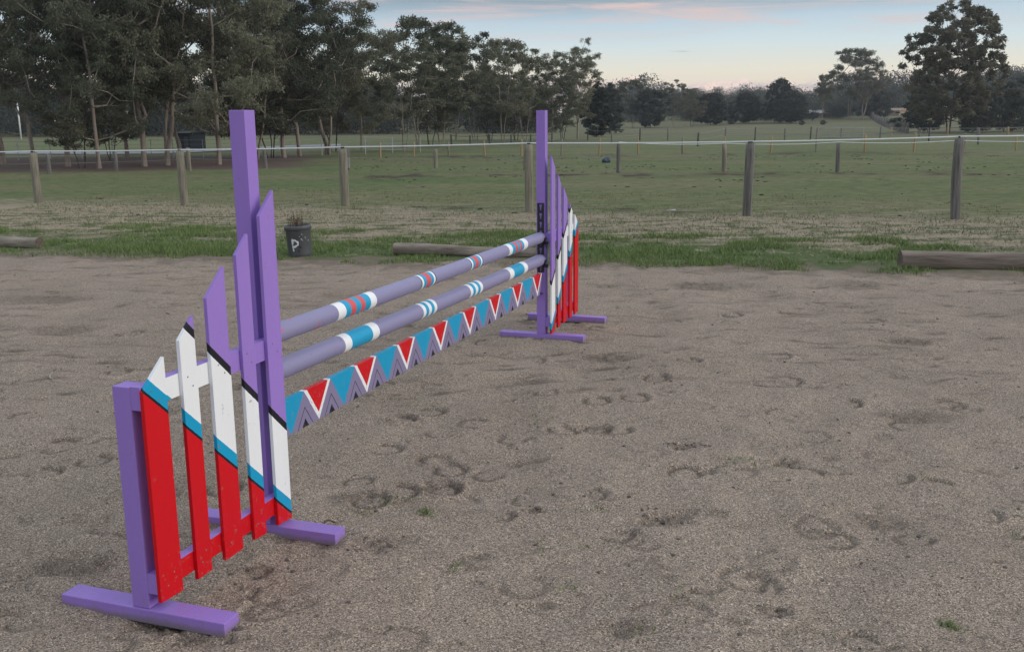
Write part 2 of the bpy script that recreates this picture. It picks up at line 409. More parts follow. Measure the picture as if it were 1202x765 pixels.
def build_ground():
    xs, ys = axis_coords()
    X, Y = np.meshgrid(xs, ys)                # rows = y
    Z = macro(X, Y).astype(float)
    band = band_of(X, Y)
    arena = np.clip(1 - (band + 0.02)/0.10, 0, 1)
    near = np.clip((14 - Y)/3, 0, 1)*np.clip((9 - np.abs(X))/1.0, 0, 1)
    Z += near*((vnoise(X, Y, 0.55, 1) - .5)*0.030 + (vnoise(X, Y, 0.21, 2) - .5)*0.026 + (vnoise(X, Y, 0.085, 3) - .5)*0.008*arena + (vnoise(X, Y, 0.035, 4) - .5)*0.004*arena)
    Z += (1 - arena)*np.clip((60 - Y)/20, 0, 1)*((vnoise(X, Y, 1.7, 5) - .5)*0.07 + 0.03*np.clip(band, 0, 1))
    dist = np.zeros_like(Z)                   # churned soil tone, plus shade painted into prints and round the feet
    def stamp(px, py, R, fn):
        i0, i1 = np.searchsorted(xs, [px - R, px + R]); j0, j1 = np.searchsorted(ys, [py - R, py + R])
        if i1 <= i0 or j1 <= j0: return
        dz, dd = fn(X[j0:j1, i0:i1] - px, Y[j0:j1, i0:i1] - py)
        Z[j0:j1, i0:i1] += dz; dist[j0:j1, i0:i1] = np.maximum(dist[j0:j1, i0:i1], dd)
    def hoof(px, py, rot, depth, size, span=5.4, cc=0.0):
        depth *= min(1.0, 0.30 + 0.13*py)
        def fn(dx, dy):
            c, s = math.cos(rot), math.sin(rot)
            u, v = (dx*c + dy*s)/size, (-dx*s + dy*c)/(size*1.12)
            r = np.hypot(u, v) + .12*(vnoise(dx + 7, dy + 7, .03, int(abs(px*977 + py*331)) % 9999) - .5); ang = np.arctan2(u, v)
            d_ = np.abs((ang - cc + np.pi) % (2*np.pi) - np.pi)
            arc = np.clip((span/2 - d_)/0.35, 0, 1)
            ring = np.exp(-((r - 0.90)/0.175)**2)*arc
            rim = np.exp(-((r - 1.28)/0.19)**2)*arc
            inside = np.exp(-(r/0.60)**6)
            return depth*(-1.0*ring - 0.30*inside + 0.45*rim), np.clip(1.1*ring + 0.05*inside, 0, 1)*min(1, depth/0.013)  # second value darkens the groove: churned soil plus painted shade
        stamp(px, py, size*2, fn)
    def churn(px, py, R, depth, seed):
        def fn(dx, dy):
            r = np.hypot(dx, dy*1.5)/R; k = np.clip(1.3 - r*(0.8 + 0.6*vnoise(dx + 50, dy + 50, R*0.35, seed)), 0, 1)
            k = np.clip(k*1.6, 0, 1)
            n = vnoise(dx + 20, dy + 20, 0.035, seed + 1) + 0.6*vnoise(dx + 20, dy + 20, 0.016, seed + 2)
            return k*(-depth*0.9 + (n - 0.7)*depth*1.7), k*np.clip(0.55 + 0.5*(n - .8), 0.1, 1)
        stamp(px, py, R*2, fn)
    for (x, y, r_, d_) in [(-0.62, 5.16, .6, .022), (-0.47, 5.27, .9, .017), (.26, 4.89, .3, .018), (.44, 4.93, .1, .016), (.55, 4.90, -.2, .014), (.49, 5.45, .2, .014), (.72, 5.5, .4, .012),
                         (-2.23, 4.36, 1.0, .018), (-2.05, 4.5, .9, .016), (-0.32, 4.09, .2, .024), (-0.5, 4.05, .3, .02), (-.30, 4.35, .1, .016), (0.82, 3.2, -.6, .012), (.95, 3.32, -.8, .008),
                         (1.2, 3.6, .2, .009), (-1.3, 4.1, .7, .018), (-0.62, 3.95, .5, .02), (1.84, 7.92, .2, .014), (1.2, 6.4, .2, .018), (.9, 5.9, .1, .015), (-2.6, 6.2, .4, .018)]:
        hoof(x, y, r_ + rnd.uniform(-.2, .2), d_*1.1, 0.081, 5.6, PI + rnd.uniform(-.4, .4))
    R = random.Random(5)
    for i in range(720):
        y = 2.6*(11.3/2.6)**R.random(); x = R.uniform(-.68, .62)*y
        if y > edge_y(x) - .1: continue
        hoof(x, y, R.uniform(-PI, PI), R.choice([.003, .004, .005, .007, .010, .014]), R.uniform(.058, .082), R.choice([1.2, 1.8, 2.4, 3.2, 5]), R.uniform(-PI, PI))
    # scuffed sand, its colour darkened as contact shade, round the feet of the two wings
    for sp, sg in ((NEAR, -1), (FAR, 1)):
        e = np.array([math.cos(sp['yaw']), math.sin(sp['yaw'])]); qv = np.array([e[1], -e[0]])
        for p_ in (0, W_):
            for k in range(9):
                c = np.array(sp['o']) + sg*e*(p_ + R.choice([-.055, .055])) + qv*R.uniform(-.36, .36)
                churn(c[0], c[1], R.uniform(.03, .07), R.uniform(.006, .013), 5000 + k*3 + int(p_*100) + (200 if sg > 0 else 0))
    for k, (x, y, r_, d_) in enumerate([(.84, 4.61, .09, .020), (.6, 3.71, .11, .022), (.71, 3.76, .06, .018), (-1.15, 2.95, .12, .02), (-1.0, 2.83, .10, .016), (-.95, 3.30, .08, .02), (.87, 2.95, .07, .02), (.35, 2.85, .08, .014),
                                        (.08, 3.83, .05, .014), (-.55, 3.5, .10, .012), (-.72, 4.0, .09, .016), (.4, 4.95, .10, .012), (1.3, 4.35, .10, .014), (1.5, 3.7, .14, .012), (-1.62, 3.32, .16, .018),
                                        (2.9, 6.9, .16, .014), (.7, 6.5, .22, .014), (-2.1, 5.3, .2, .012), (2.2, 5.1, .2, .012), (1.9, 9.4, .4, .015), (3.4, 9.4, .35, .012), (-4.4, 9.0, .4, .012), (-3.6, 7.6, .3, .012)]):
        churn(x, y, r_, d_, 100 + k*3)
    for i in range(520):
        y = 5.5*(11.2/5.5)**R.random()**.8; x = R.uniform(-.68, .62)*y
        if y > edge_y(x) - .05: continue
        a_, w_ = R.uniform(.04, .22), R.uniform(.015, .05)*(y/7); k_ = R.uniform(.3, 1.0)
        def fn(dx, dy, a_=a_, w_=w_, k_=k_, i=i):
            n = vnoise(dx + 9, dy + 9, .07, 2000 + i); g = np.exp(-(dx/a_)**2 - ((dy + .04*np.sin(dx*9 + i))/w_)**2)
            return -.008*g, np.clip(g*k_*(.3 + 1.2*n), 0, 1)
        stamp(x, y, a_*2, fn)
    for i in range(45):
        y = 2.8*(10.8/2.8)**R.random(); x = R.uniform(-.65, .6)*y
        if y > edge_y(x) - .1: continue
        churn(x, y, R.uniform(.02, .06)*(0.7 + y*0.08), R.uniform(.006, .014), 300 + i*3)
    ny, nx = X.shape
    V = np.stack([X, Y, Z], -1).reshape(-1, 3)
    idx = np.arange(nx*ny).reshape(ny, nx)
    Q = np.stack([idx[:-1, :-1], idx[:-1, 1:], idx[1:, 1:], idx[1:, :-1]], -1).reshape(-1, 4)
    bq = band_of(V[Q].mean(1)[:, 0], V[Q].mean(1)[:, 1]) + 0.07*(vnoise(V[Q[:, 0], 0], V[Q[:, 0], 1], 0.6, 9) - .5) + 0.05*(vnoise(V[Q[:, 0], 0], V[Q[:, 0], 1], 0.2, 10) - .5)
    litter = np.clip((33 - 0.55*0 - Y)/-2.0, 0, 1)*np.clip((52 - Y)/5, 0, 1)*np.clip((-X - 6 - (Y-36)*.1)/4 + 0.6*(vnoise(X, Y, 2.0, 21) - .5), 0, 1)
    far = np.clip((Y - 14)/10, 0, 1)
    # muddy tracks across the paddock
    mud = (np.exp(-((Y - (29 - 0.05*X))/1.2)**2) + .7*np.exp(-((Y - (44 + .03*X))/4.0)**2) + .6*np.exp(-((band - 1.03)/0.03)**2))*np.clip((X + 9)/6, .25, 1)
    soil_shade = np.clip(np.where(band < 0.1, dist, mud*np.clip(3.2*vnoise(X, Y, 1.6, 31)*vnoise(X, Y, .5, 32) - .25, 0, 1.2)), 0, 1)
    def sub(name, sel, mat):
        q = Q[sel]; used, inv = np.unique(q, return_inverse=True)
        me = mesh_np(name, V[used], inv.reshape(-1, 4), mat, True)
        for nm, arr in (('band', band), ('soil_shade', soil_shade), ('litter', litter)):
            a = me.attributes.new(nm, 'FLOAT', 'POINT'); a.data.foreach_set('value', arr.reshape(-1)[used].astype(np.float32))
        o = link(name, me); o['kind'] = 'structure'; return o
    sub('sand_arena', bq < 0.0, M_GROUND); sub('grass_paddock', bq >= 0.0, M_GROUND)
    global ground_z
    def ground_z(x, y):
        i = int(np.clip(np.searchsorted(xs, x) - 1, 0, nx - 2)); j = int(np.clip(np.searchsorted(ys, y) - 1, 0, ny - 2))
        fx = (x - xs[i])/(xs[i+1] - xs[i]); fy = (y - ys[j])/(ys[j+1] - ys[j])
        return float((Z[j, i]*(1-fx) + Z[j, i+1]*fx)*(1-fy) + (Z[j+1, i]*(1-fx) + Z[j+1, i+1]*fx)*fy)

def mat_ground():
    m, b, pr = new_mat('arena_and_paddock')
    co = b.new('ShaderNodeTexCoord').outputs['Object']
    band = b.attr('band').outputs['Fac']; soil_shade = b.attr('soil_shade').outputs['Fac']; lit = b.attr('litter').outputs['Fac']
    flat = b.vmul(co, (1, 1, 0))
    n_big = b.noise(flat, 0.9, 4, 0.6); n_mid = b.noise(flat, 5.0, 5, 0.65); n_fin = b.noise(flat, 60, 3, 0.6); n_gr = b.noise(flat, 230, 2, 0.6)
    vor = b.new('ShaderNodeTexVoronoi'); b.l.new(flat, vor.inputs['Vector']); vor.inputs['Scale'].default_value = 250
    # sand: grey-brown river grit, each grain its own tone
    sand = b.mix(b.mapr(n_big, 0.3, 0.7, 0, 1, False), (0.370, 0.299, 0.238, 1), (0.292, 0.235, 0.187, 1))
    sand = b.mix(b.mapr(n_mid, 0.35, 0.75, 0, 0.55, False), sand, (0.26, 0.205, 0.163, 1))
    grain = b.new('ShaderNodeSeparateColor'); b.l.new(vor.outputs['Color'], grain.inputs[0])
    sand = b.mix(1.0, sand, b.ramp(grain.outputs[0], [(0, 0.26), (0.30, 0.72), (0.72, 1.14), (0.92, 1.5), (1.0, 2.3)]), 'MULTIPLY')
    sand = b.mix(b.mapr(n_gr, 0.52, 0.72, 0, 0.62, False), sand, (0.075, 0.064, 0.056, 1))
    sand = b.mix(b.math('MULTIPLY', soil_shade, 0.72), sand, b.mix(n_fin, (0.045, 0.035, 0.028, 1), (0.12, 0.093, 0.074, 1)))  # dark churned soil, with print and foot shade painted in
    # strip between arena and fence: lush green edge, then tufts among straw
    wob = b.math('ADD', band, b.math('MULTIPLY', b.math('SUBTRACT', b.noise(b.vmul(co, (0.8, 1.6, 0)), 1.0, 4, 0.65), 0.5), 0.42))
    green = b.mix(n_fin, (0.058, 0.090, 0.030, 1), (0.105, 0.135, 0.052, 1))
    straw = b.mix(n_fin, (0.24, 0.198, 0.14, 1), (0.385, 0.325, 0.235, 1))
    olive = b.mix(n_fin, (0.078, 0.086, 0.042, 1), (0.125, 0.122, 0.066, 1))
    tuft = b.noise(b.vmul(co, (1.1, 2.0, 0)), 1.7, 4, 0.7)
    mixed = b.mix(b.mapr(tuft, 0.45, 0.60), straw, b.mix(n_mid, green, olive))
    strip = b.mix(b.mapr(wob, 0.22, 0.40), b.mix(b.mapr(tuft, 0.42, 0.30), green, straw), mixed)
    # paddock: short grazed grass, brownish where worn
    n_f1 = b.noise(b.vmul(co, (0.10, 0.32, 0)), 1.0, 5, 0.62); n_f2 = b.noise(b.vmul(co, (1.0, 2.2, 0)), 1.0, 5, 0.7)
    pad = b.mix(b.mapr(n_f1, 0.30, 0.70, 0, 1, False), (0.074, 0.120, 0.036, 1), (0.165, 0.155, 0.084, 1))
    pad = b.mix(b.mapr(n_f2, 0.45, 0.78, 0, 0.65, False), pad, (0.150, 0.122, 0.085, 1))
    pad = b.mix(1.0, pad, b.ramp(n_fin, [(0.30, 0.55), (0.70, 1.5)]), 'MULTIPLY')
    n_st = b.noise(b.vmul(co, (1.2, 3.5, 0)), 2.2, 4, 0.7)
    pad = b.mix(1.0, pad, b.ramp(n_st, [(0.32, 0.50), (0.5, 1.0), (0.68, 1.45)]), 'MULTIPLY')
    hay = b.math('MULTIPLY', b.mapr(b.math('ABSOLUTE', b.math('SUBTRACT', wob, 0.93)), 0.17, 0.02), 0.85)
    grass = b.mix(b.mapr(wob, 0.86, 1.0), strip, pad)
    grass = b.mix(b.math('MULTIPLY', hay, b.mapr(n_mid, 0.3, 0.6)), grass, straw)
    spots = b.noise(b.vmul(co, (1.6, 3.4, 0)), 1.0, 4, 0.6)
    grass = b.mix(b.math('MULTIPLY', b.mapr(b.math('ADD', spots, b.math('MULTIPLY', soil_shade, 0.32)), 0.66, 0.80), b.mapr(wob, 0.97, 1.05)), grass, (0.050, 0.036, 0.028, 1))
    grass = b.mix(b.math('MULTIPLY', soil_shade, b.mapr(wob, 0.9, 1.0, 0, 0.4)), grass, (0.085, 0.062, 0.048, 1))
    # bare leaf litter under the gums; drier far country
    grass = b.mix(b.mapr(lit, 0.25, 0.7), grass, b.mix(n_mid, (0.075, 0.050, 0.042, 1), (0.155, 0.112, 0.094, 1)))
    grass = b.mix(b.math('MULTIPLY', b.mapr(band, 3.6, 6.0), 0.85), grass, b.mix(b.noise(b.vmul(co, (0.015, 0.05, 0)), 1.0, 3), (0.085, 0.105, 0.045, 1), (0.19, 0.165, 0.105, 1)))
    e = b.math('ADD', band, b.math('MULTIPLY', b.math('SUBTRACT', n_mid, 0.5), 0.26))
    e = b.math('ADD', e, b.math('MULTIPLY', b.math('SUBTRACT', b.noise(flat, 1.6, 3), 0.5), 0.22))
    soil = b.mix(n_fin, (0.13, 0.10, 0.078, 1), (0.23, 0.185, 0.145, 1))
    col = b.mix(b.mapr(e, -0.09, 0.02), sand, soil)
    col = b.mix(b.mapr(e, 0.0, 0.12), col, grass)
    b.put(pr.inputs['Base Color'], col)
    pr.inputs['Roughness'].default_value = 0.95; pr.inputs['Specular IOR Level'].default_value = 0.15
    h = b.math('ADD', b.math('MULTIPLY', n_gr, 0.4), b.math('ADD', b.math('MULTIPLY', grain.outputs[0], 0.35), b.math('MULTIPLY', n_fin, 1.0)))
    bump(b, pr, h, 0.007, 0.8)
    return m
M_GROUND = mat_ground()
build_ground()

# ------------------------------------------------------------------ the jump
SLATS = [(0.641, 0.752, 0.068, 0.780, 0.869, 0.060), (0.480, 0.560, 0.060, 0.903, 0.972, 0.060), (0.293, 0.402, 0.058, 1.016, 1.110, 0.058),
         (0.138, 0.217, 0.058, 1.139, 1.207, 0.053), (-0.043, 0.056, 0.050, 1.262, 1.351, 0.044)]   # p inner, p outer, bottom outer, top outer, top inner, bottom inner
def lineA(p): return 0.479 + 0.926*p
def lineB(p): return 0.158 + 0.907*p

def add_bands(me, s):
    """store distance to the two slanting paint lines (and the place along the wing) as UVs"""
    la = me.uv_layers.new(name='bands'); lb = me.uv_layers.new(name='place')
    for lp in me.loops:
        c = me.vertices[lp.vertex_index].co; p = s*c.x + (c.y + QS)*1.0
        la.data[lp.index].uv = (c.z - lineA(p), c.z - lineB(p)); lb.data[lp.index].uv = (p, c.z)

def make_wing(label, spec, s):
    x, y = spec['o']
    r = thing('jump_wing', label, 'jump wing', (x, y, ground_base(x, y)), spec['yaw'], 'wings of the show jump')
    def pq(bm, p0, p1, q0, q1, z0, z1):      # p outward from the poles, q towards the slat side
        xs = sorted((s*p0, s*p1)); box(bm, xs[0], xs[1], -q1, -q0, z0, z1)
    bm = bmesh.new(); pq(bm, -A2, A2, -Q2, Q2, FH + 0.001, spec['H']); bm_obj('upright', bm, M_PURPLE, r, bevel=0.0025)
    bm = bmesh.new(); pq(bm, W_ - A2, W_ + A2, -Q2, Q2, FH + 0.001, HO); bm_obj('outer_post', bm, M_PURPLE, r, bevel=0.0025)
    for p in (0, W_):
        bm = bmesh.new(); pq(bm, p - FW, p + FW, -LF, LF, -0.012, FH); bm_obj('foot', bm, M_FOOT, r, bevel=0.003)
    for nm, z0, z1, m in (('upper_rail', 0.717, 0.793, M_RAIL_U), ('lower_rail', 0.093, 0.163, M_RAIL_L)):
        bm = bmesh.new(); pq(bm, -A2 + 0.004, W_ + A2 - 0.002, Q2 + 0.0005, QR, z0, z1)
        bmesh.ops.subdivide_edges(bm, edges=bm.edges[:], cuts=1)
        o = bm_obj(nm, bm, m, r); add_bands(o.data, s)
    for (pi, po, bo, to, ti, bi) in SLATS:
        bm = bmesh.new()
        a, b_ = s*pi, s*po
        f, k = -QS, -(QR + 0.0006)
        hexa(bm, [(a, f, bi), (b_, f, bo), (b_, k, bo), (a, k, bi), (a, f, ti), (b_, f, to), (b_, k, to), (a, k, ti)])
        o = bm_obj('slat', bm, M_SLAT, r, bevel=0.0016); add_bands(o.data, s)
        for sz in (0.112, 0.146, 0.738, 0.774):                      # screw heads where the slat crosses a rail
            pc = (pi*.35 + po*.65) if sz in (0.112, 0.774) else (pi*.65 + po*.35)
            if sz > ti - .03: continue
            sm = bmesh.new(); bmesh.ops.create_cone(sm, cap_ends=True, segments=8, radius1=.0032, radius2=.0027, depth=.0012)
            bmesh.ops.rotate(sm, verts=sm.verts[:], cent=(0, 0, 0), matrix=Matrix.Rotation(PI/2, 3, 'X'))
            bmesh.ops.translate(sm, verts=sm.verts[:], vec=(s*pc, -QS - .0008, sz))
            bm_obj('screw', sm, M_SCREW, o)
    # keyhole track on the face towards the poles
    fx = -s*(A2 + 0.0005); th = -s*0.004
    bm = bmesh.new(); n = 8; z0, z1 = 0.503, 1.011; ch = (z1 - z0)/n; w = 0.0255
    for i in range(n):
        zc = z0 + (i + .5)*ch
        outer = [(-w, -ch/2), (0, -ch/2), (w, -ch/2), (w, 0), (w, ch/2), (0, ch/2), (-w, ch/2), (-w, 0)]
        inner = [(-.004, -.021), (0, -.023), (.004, -.021), (.006, .002), (.011, .018), (0, .024), (-.011, .018), (-.006, .002)]
        ring = []
        for lay in (fx, fx + th):
            ring.append([bm.verts.new((lay, y_, zc + z_)) for y_, z_ in outer]); ring.append([bm.verts.new((lay, y_, zc + z_)) for y_, z_ in inner])
        for j in range(8):
            k = (j + 1) % 8
            bm.faces.new((ring[0][j], ring[0][k], ring[1][k], ring[1][j])); bm.faces.new((ring[2][j], ring[2][k], ring[3][k], ring[3][j]))
            bm.faces.new((ring[1][j], ring[1][k], ring[3][k], ring[3][j]))
            if j in (2, 3, 6, 7): bm.faces.new((ring[0][j], ring[0][k], ring[2][k], ring[2][j]))
    bm_obj('keyhole_track', bm, M_BLACK, r)
    # cups that carry the poles and the plank
    zup = POLE_Z[0 if s < 0 else 1]
    for zc, rad in ((zup[0], 0.0415), (zup[1], 0.0445)):
        bm = bmesh.new(); na = 10; prof = []
        for i in range(na + 1):
            t = PI + PI*i/na
            prof.append((math.cos(t), math.sin(t)))
        xa, xb = fx + th*1.2, fx + th*1.2 - s*0.045
        L = [[bm.verts.new((xx, c*rr, zc + sn*rr)) for c, sn in prof] for xx, rr in ((xa, rad), (xb, rad), (xb, rad + .005), (xa, rad + .005))]
        for j in range(4):
            for i in range(na): bm.faces.new((L[j][i], L[j][i+1], L[(j+1) % 4][i+1], L[(j+1) % 4][i]))
        for i in (0, na): bm.faces.new([L[j][i] for j in range(4)])
        o = bm_obj('cup', bm, M_BLACK, r)
        bm = bmesh.new(); box(bm, min(xa, xa - s*.02), max(xa, xa - s*.02), -0.060, -0.030, zc - rad - 0.012, zc - rad + 0.010)
        bm_obj('cup_pin', bm, M_BLACK, o)
    bm = bmesh.new(); xa, xb = fx + th*1.2, fx + th*1.2 - s*0.03
    box(bm, min(xa, xb), max(xa, xb), -0.016, 0.020, zup[2] - 0.006, zup[2]); bm_obj('plank_cup', bm, M_BLACK, r)
    return r

def ground_base(x, y): return 0.004
POLE_Z = [(0.781, 0.632, 0.345), (0.7635, 0.6005, 0.350)]      # pole, pole, plank base heights at the near and the far upright
make_wing('nearer jump wing, short stained outer post at left, its slats almost facing the camera', NEAR, -1)
make_wing('farther jump wing with black keyhole track, slats seen edge on beside the paddock', FAR, 1)

def up_pt(spec, s, p, q, z):
    e = Vector((math.cos(spec['yaw']), math.sin(spec['yaw']))); qv = Vector((e.y, -e.x))
    v = Vector(spec['o']) + s*p*e + q*qv
    return Vector((v.x, v.y, z))

def make_pole(label, z0, z1, rad, mat, q):
    a = up_pt(NEAR, -1, -0.046, q, z0); b_ = up_pt(FAR, 1, -0.046, q, z1)
    L = (b_ - a).length; ns, na = 60, 28
    V, Fq, U = [], [], []
    for i in range(ns + 1):
        t = i/ns
        for j in range(na):
            an = 2*PI*j/na; rr = rad*(1 + 0.012*mn.noise(Vector((t*9, math.cos(an), math.sin(an)))))
            V.append((t*L, rr*math.cos(an), rr*math.sin(an) - 0.010*math.sin(PI*t)*0.4)); U.append(t)
    for i in range(ns):
        for j in range(na):
            k = (j + 1) % na
            Fq.append((i*na + j, i*na + k, (i+1)*na + k, (i+1)*na + j))
    bm = bmesh.new(); vv = [bm.verts.new(v) for v in V]
    for f in Fq: bm.faces.new([vv[i] for i in f])
    bm.faces.new(vv[:na][::-1]); bm.faces.new(vv[-na:])
    o = bm_obj('jump_pole', bm, mat, None, smooth=True)
    uv = o.data.uv_layers.new(name='bands')
    for lp in o.data.loops: uv.data[lp.index].uv = (o.data.vertices[lp.vertex_index].co.x/L, 0.5)
    for p in o.data.polygons:
        if p.loop_total > 4: p.use_smooth = False
    d = (b_ - a).normalized(); zx = Vector((0, 0, 1)); yv = zx.cross(d).normalized(); zv = d.cross(yv)
    o.matrix_world = Matrix(((d.x, yv.x, zv.x, a.x), (d.y, yv.y, zv.y, a.y), (d.z, yv.z, zv.z, a.z), (0, 0, 0, 1)))
    return tag(o, label, 'jump pole', 'rails of the show jump')
up_b = []
def blk(a, e, c): up_b.append((a, e, c))
blk(.1477, .2494, WHITE); blk(.1668, .2326, BLUE); blk(.1799, .1932, ROSE); blk(.2057, .2173, ROSE)
for a, w in ((.3919, .0536), (.5891, .0544)):
    blk(a, a + w, BLACK); blk(a + .0028, a + w - .0028, WHITE); blk(a + .009, a + w - .009, BLUE); blk(a + .019, a + w - .019, ROSE)
blk(.7795, .8874, WHITE); blk(.7983, .8643, BLUE); blk(.815, .8295, ROSE); blk(.8418, .8528, ROSE)
lo_b = [(.1597, .2528, WHITE), (.1772, .2337, BLUE)]
for a, w in ((.3949, .0495), (.5831, .0565)):
    lo_b += [(a, a + w, WHITE), (a + w*.2, a + w*.4, BLUE), (a + w*.6, a + w*.8, BLUE)]
lo_b += [(.7805, .8839, WHITE), (.8041, .8633, BLUE)]
make_pole('upper lilac pole with white and blue bands striped in red', .782, .7645, .0400, mat_pole('upper_pole_bands', up_b), 0.0)
make_pole('lower lilac pole with plain blue and white bands, no red', .632, .600, .0425, mat_pole('lower_pole_bands', lo_b), 0.0)

def make_plank():
    a = up_pt(NEAR, -1, -0.046, 0, POLE_Z[0][2]); b_ = up_pt(FAR, 1, -0.046, 0, POLE_Z[1][2])
    L = (b_ - a).length; H = 0.153; T = 0.026
    bm = bmesh.new(); n = 40
    rings = []
    for i in range(n + 1):
        t = i/n; x0 = t*L; x1 = t*L
        if i == n: x0 -= 0.034*L/3.57*1.0 + .02         # the far end is cut back along the last white line
        sag = -0.004*math.sin(PI*t)
        rings.append([bm.verts.new(c) for c in ((x0, -T/2, sag), (x0, T/2, sag), (x1, T/2, H + sag), (x1, -T/2, H + sag))])
    for i in range(n):
        for j in range(4): bm.faces.new((rings[i][j], rings[i][(j+1) % 4], rings[i+1][(j+1) % 4], rings[i+1][j]))
    bm.faces.new(rings[0][::-1]); bm.faces.new(rings[-1])
    o = bm_obj('jump_plank', bm, M_PLANK)
    uv = o.data.uv_layers.new(name='bands')
    for lp in o.data.loops:
        c = o.data.vertices[lp.vertex_index].co; f = c.x/L
        uv.data[lp.index].uv = ((f - 0.0085)/(0.9905)*16.0 + 16, c.z/H if c.z > H*.5 else 0.0)
    d = (b_ - a).normalized(); yv = Vector((0, 0, 1)).cross(d).normalized(); zv = d.cross(yv)
    o.matrix_world = Matrix(((d.x, yv.x, zv.x, a.x), (d.y, yv.y, zv.y, a.y), (d.z, yv.z, zv.z, a.z), (0, 0, 0, 1)))
    tag(o, 'flat plank painted with red, blue and lilac triangles, hung below the two poles', 'jump plank')
make_plank()

# ------------------------------------------------------------------ bin, logs, sticks
def lathe(bm, prof, n=36, sq=0.0):
    rings = []
    for r_, z_ in prof: rings.append([bm.verts.new((r_*math.cos(2*PI*j/n), r_*math.sin(2*PI*j/n), z_)) for j in range(n)])
    for i in range(len(prof) - 1):
        for j in range(n): bm.faces.new((rings[i][j], rings[i][(j+1) % n], rings[i+1][(j+1) % n], rings[i+1][j]))
    return rings
def make_bin():
    p = at(353, 300)
    t = thing('plastic_bin', 'dark grey tapered plastic bin with white painted mark, standing at the grass edge', 'bin', (p.x, p.y, ground_z(p.x, p.y) - .01), 0.0)
    t.rotation_euler = (math.radians(1.5), math.radians(-2.5), 0)
    bm = bmesh.new(); R0, R1, Hh = 0.143, 0.156, 0.385
    rg = lathe(bm, [(R0 - .012, 0.0), (R0, 0.008), (R0 + .003, 0.05), (R1 - .004, Hh - .05), (R1, Hh - .045), (R1 - .006, Hh - 0.004), (R1 - .012, Hh - .02), (R1 - .014, .30), (R0 - .004, .25)])
    bm.faces.new(rg[0][::-1]); bm.faces.new(rg[-1])
    bm_obj('body', bm, M_BIN, t, smooth=True)
    bm = bmesh.new(); lathe(bm, [(R1 + .001, Hh - .046), (R1 + .008, Hh - .044), (R1 + .010, Hh - .012), (R1 + .007, Hh + .004), (R1 - .004, Hh + .006), (R1 - .006, Hh - .012)])
    bm_obj('rim', bm, M_BIN, t, smooth=True)
    # brushed letter P with a drip, black dashes and white flecks, wrapped on the wall
    ang0 = math.atan2(-p.y, -p.x)
    def wall(bm, pts, off=0.0016):
        vs = []
        for a, z_ in pts:
            r_ = R0 + .003 + (z_ - .05)/(Hh - .1)*(R1 - R0 - .007) + off
            vs.append(bm.verts.new((r_*math.cos(ang0 + a), r_*math.sin(ang0 + a), z_)))
        bm.faces.new(vs)
    def stroke(bm, pts, w, seed):
        rr = random.Random(seed)
        for (a0, z0), (a1, z1) in zip(pts, pts[1:]):
            for k in range(4):
                f0, f1 = k/4, (k + 1.25)/4
                p0 = (a0 + (a1 - a0)*f0, z0 + (z1 - z0)*f0); p1 = (a0 + (a1 - a0)*f1, z0 + (z1 - z0)*f1)
                dx, dz = p1[0] - p0[0], (p1[1] - p0[1])/R1; l = math.hypot(dx, dz) or 1; nx_, nz_ = -dz/l*w/R1, dx/l*w
                ja, jb = rr.uniform(.35, 1.5), rr.uniform(.35, 1.5)
                wall(bm, [(p0[0] + nx_*ja, p0[1] + nz_*ja), (p0[0] - nx_*ja, p0[1] - nz_*ja), (p1[0] - nx_*jb, p1[1] - nz_*jb), (p1[0] + nx_*jb, p1[1] + nz_*jb)], 0.0014 + k*0.0002)
    for sd_, (pts, w) in enumerate([([(-.60, .232), (-.57, .175), (-.53, .095)], .010), ([(-.62, .228), (-.33, .222), (-.12, .198), (-.10, .170), (-.25, .155), (-.46, .140)], .011), ([(-.52, .228), (-.52, .19)], .014)]):
        bm = bmesh.new(); stroke(bm, pts, w, sd_ + 1); bm_obj('paint_stroke', bm, M_WHITEP, t)['kind'] = 'stuff'
    rr = random.Random(3); bm = bmesh.new()
    for k in range(7):
        a, z_ = rr.uniform(.05, .95), rr.uniform(.13, .29); s_ = rr.uniform(.003, .008)
        wall(bm, [(a - s_/R1, z_), (a, z_ - s_), (a + s_/R1*1.4, z_ + s_*.3), (a, z_ + s_)])
    bm_obj('paint_flecks', bm, M_WHITEP, t)['kind'] = 'stuff'
    for pts, w in (([(-.11, .150), (.16, .122)], .006), ([(-.10, .118), (-.08, .072)], .005)):
        bm = bmesh.new(); stroke(bm, pts, w, 5); bm_obj('black_mark', bm, M_BLACK, t)['kind'] = 'stuff'
    # dead stalks standing in the bin
    V, Fq = [], []
    for k in range(46):
        a = rr.uniform(0, 2*PI); rad = rr.uniform(0, .10); b0 = Vector((rad*math.cos(a) - .04, rad*math.sin(a), .31))
        tip = b0 + Vector((rr.uniform(-.06, .05), rr.uniform(-.05, .05), rr.uniform(.14, .27))); w = .0035
        sdv = Vector((rr.uniform(-1, 1), rr.uniform(-1, 1), 0)).normalized()*w; i = len(V)
        V += [tuple(b0 - sdv), tuple(b0 + sdv), tuple(tip + sdv*.5), tuple(tip - sdv*.5)]; Fq.append((i, i+1, i+2, i+3))
        for q in range(3):
            c = b0.lerp(tip, rr.uniform(.5, 1)); d = Vector((rr.uniform(-1, 1), rr.uniform(-1, 1), rr.uniform(-.2, .8)))*.03; i = len(V)
            V += [tuple(c), tuple(c + d*.5 + sdv*2), tuple(c + d), tuple(c + d*.5 - sdv*2)]; Fq.append((i, i+1, i+2, i+3))
    o = link('dead_plant', mesh_np('dead_plant', V, Fq, M_STALK)); o.location = t.location
    tag(o, 'dry brown dead plant stalks sticking out of the grey bin', 'dead plant')
make_bin()

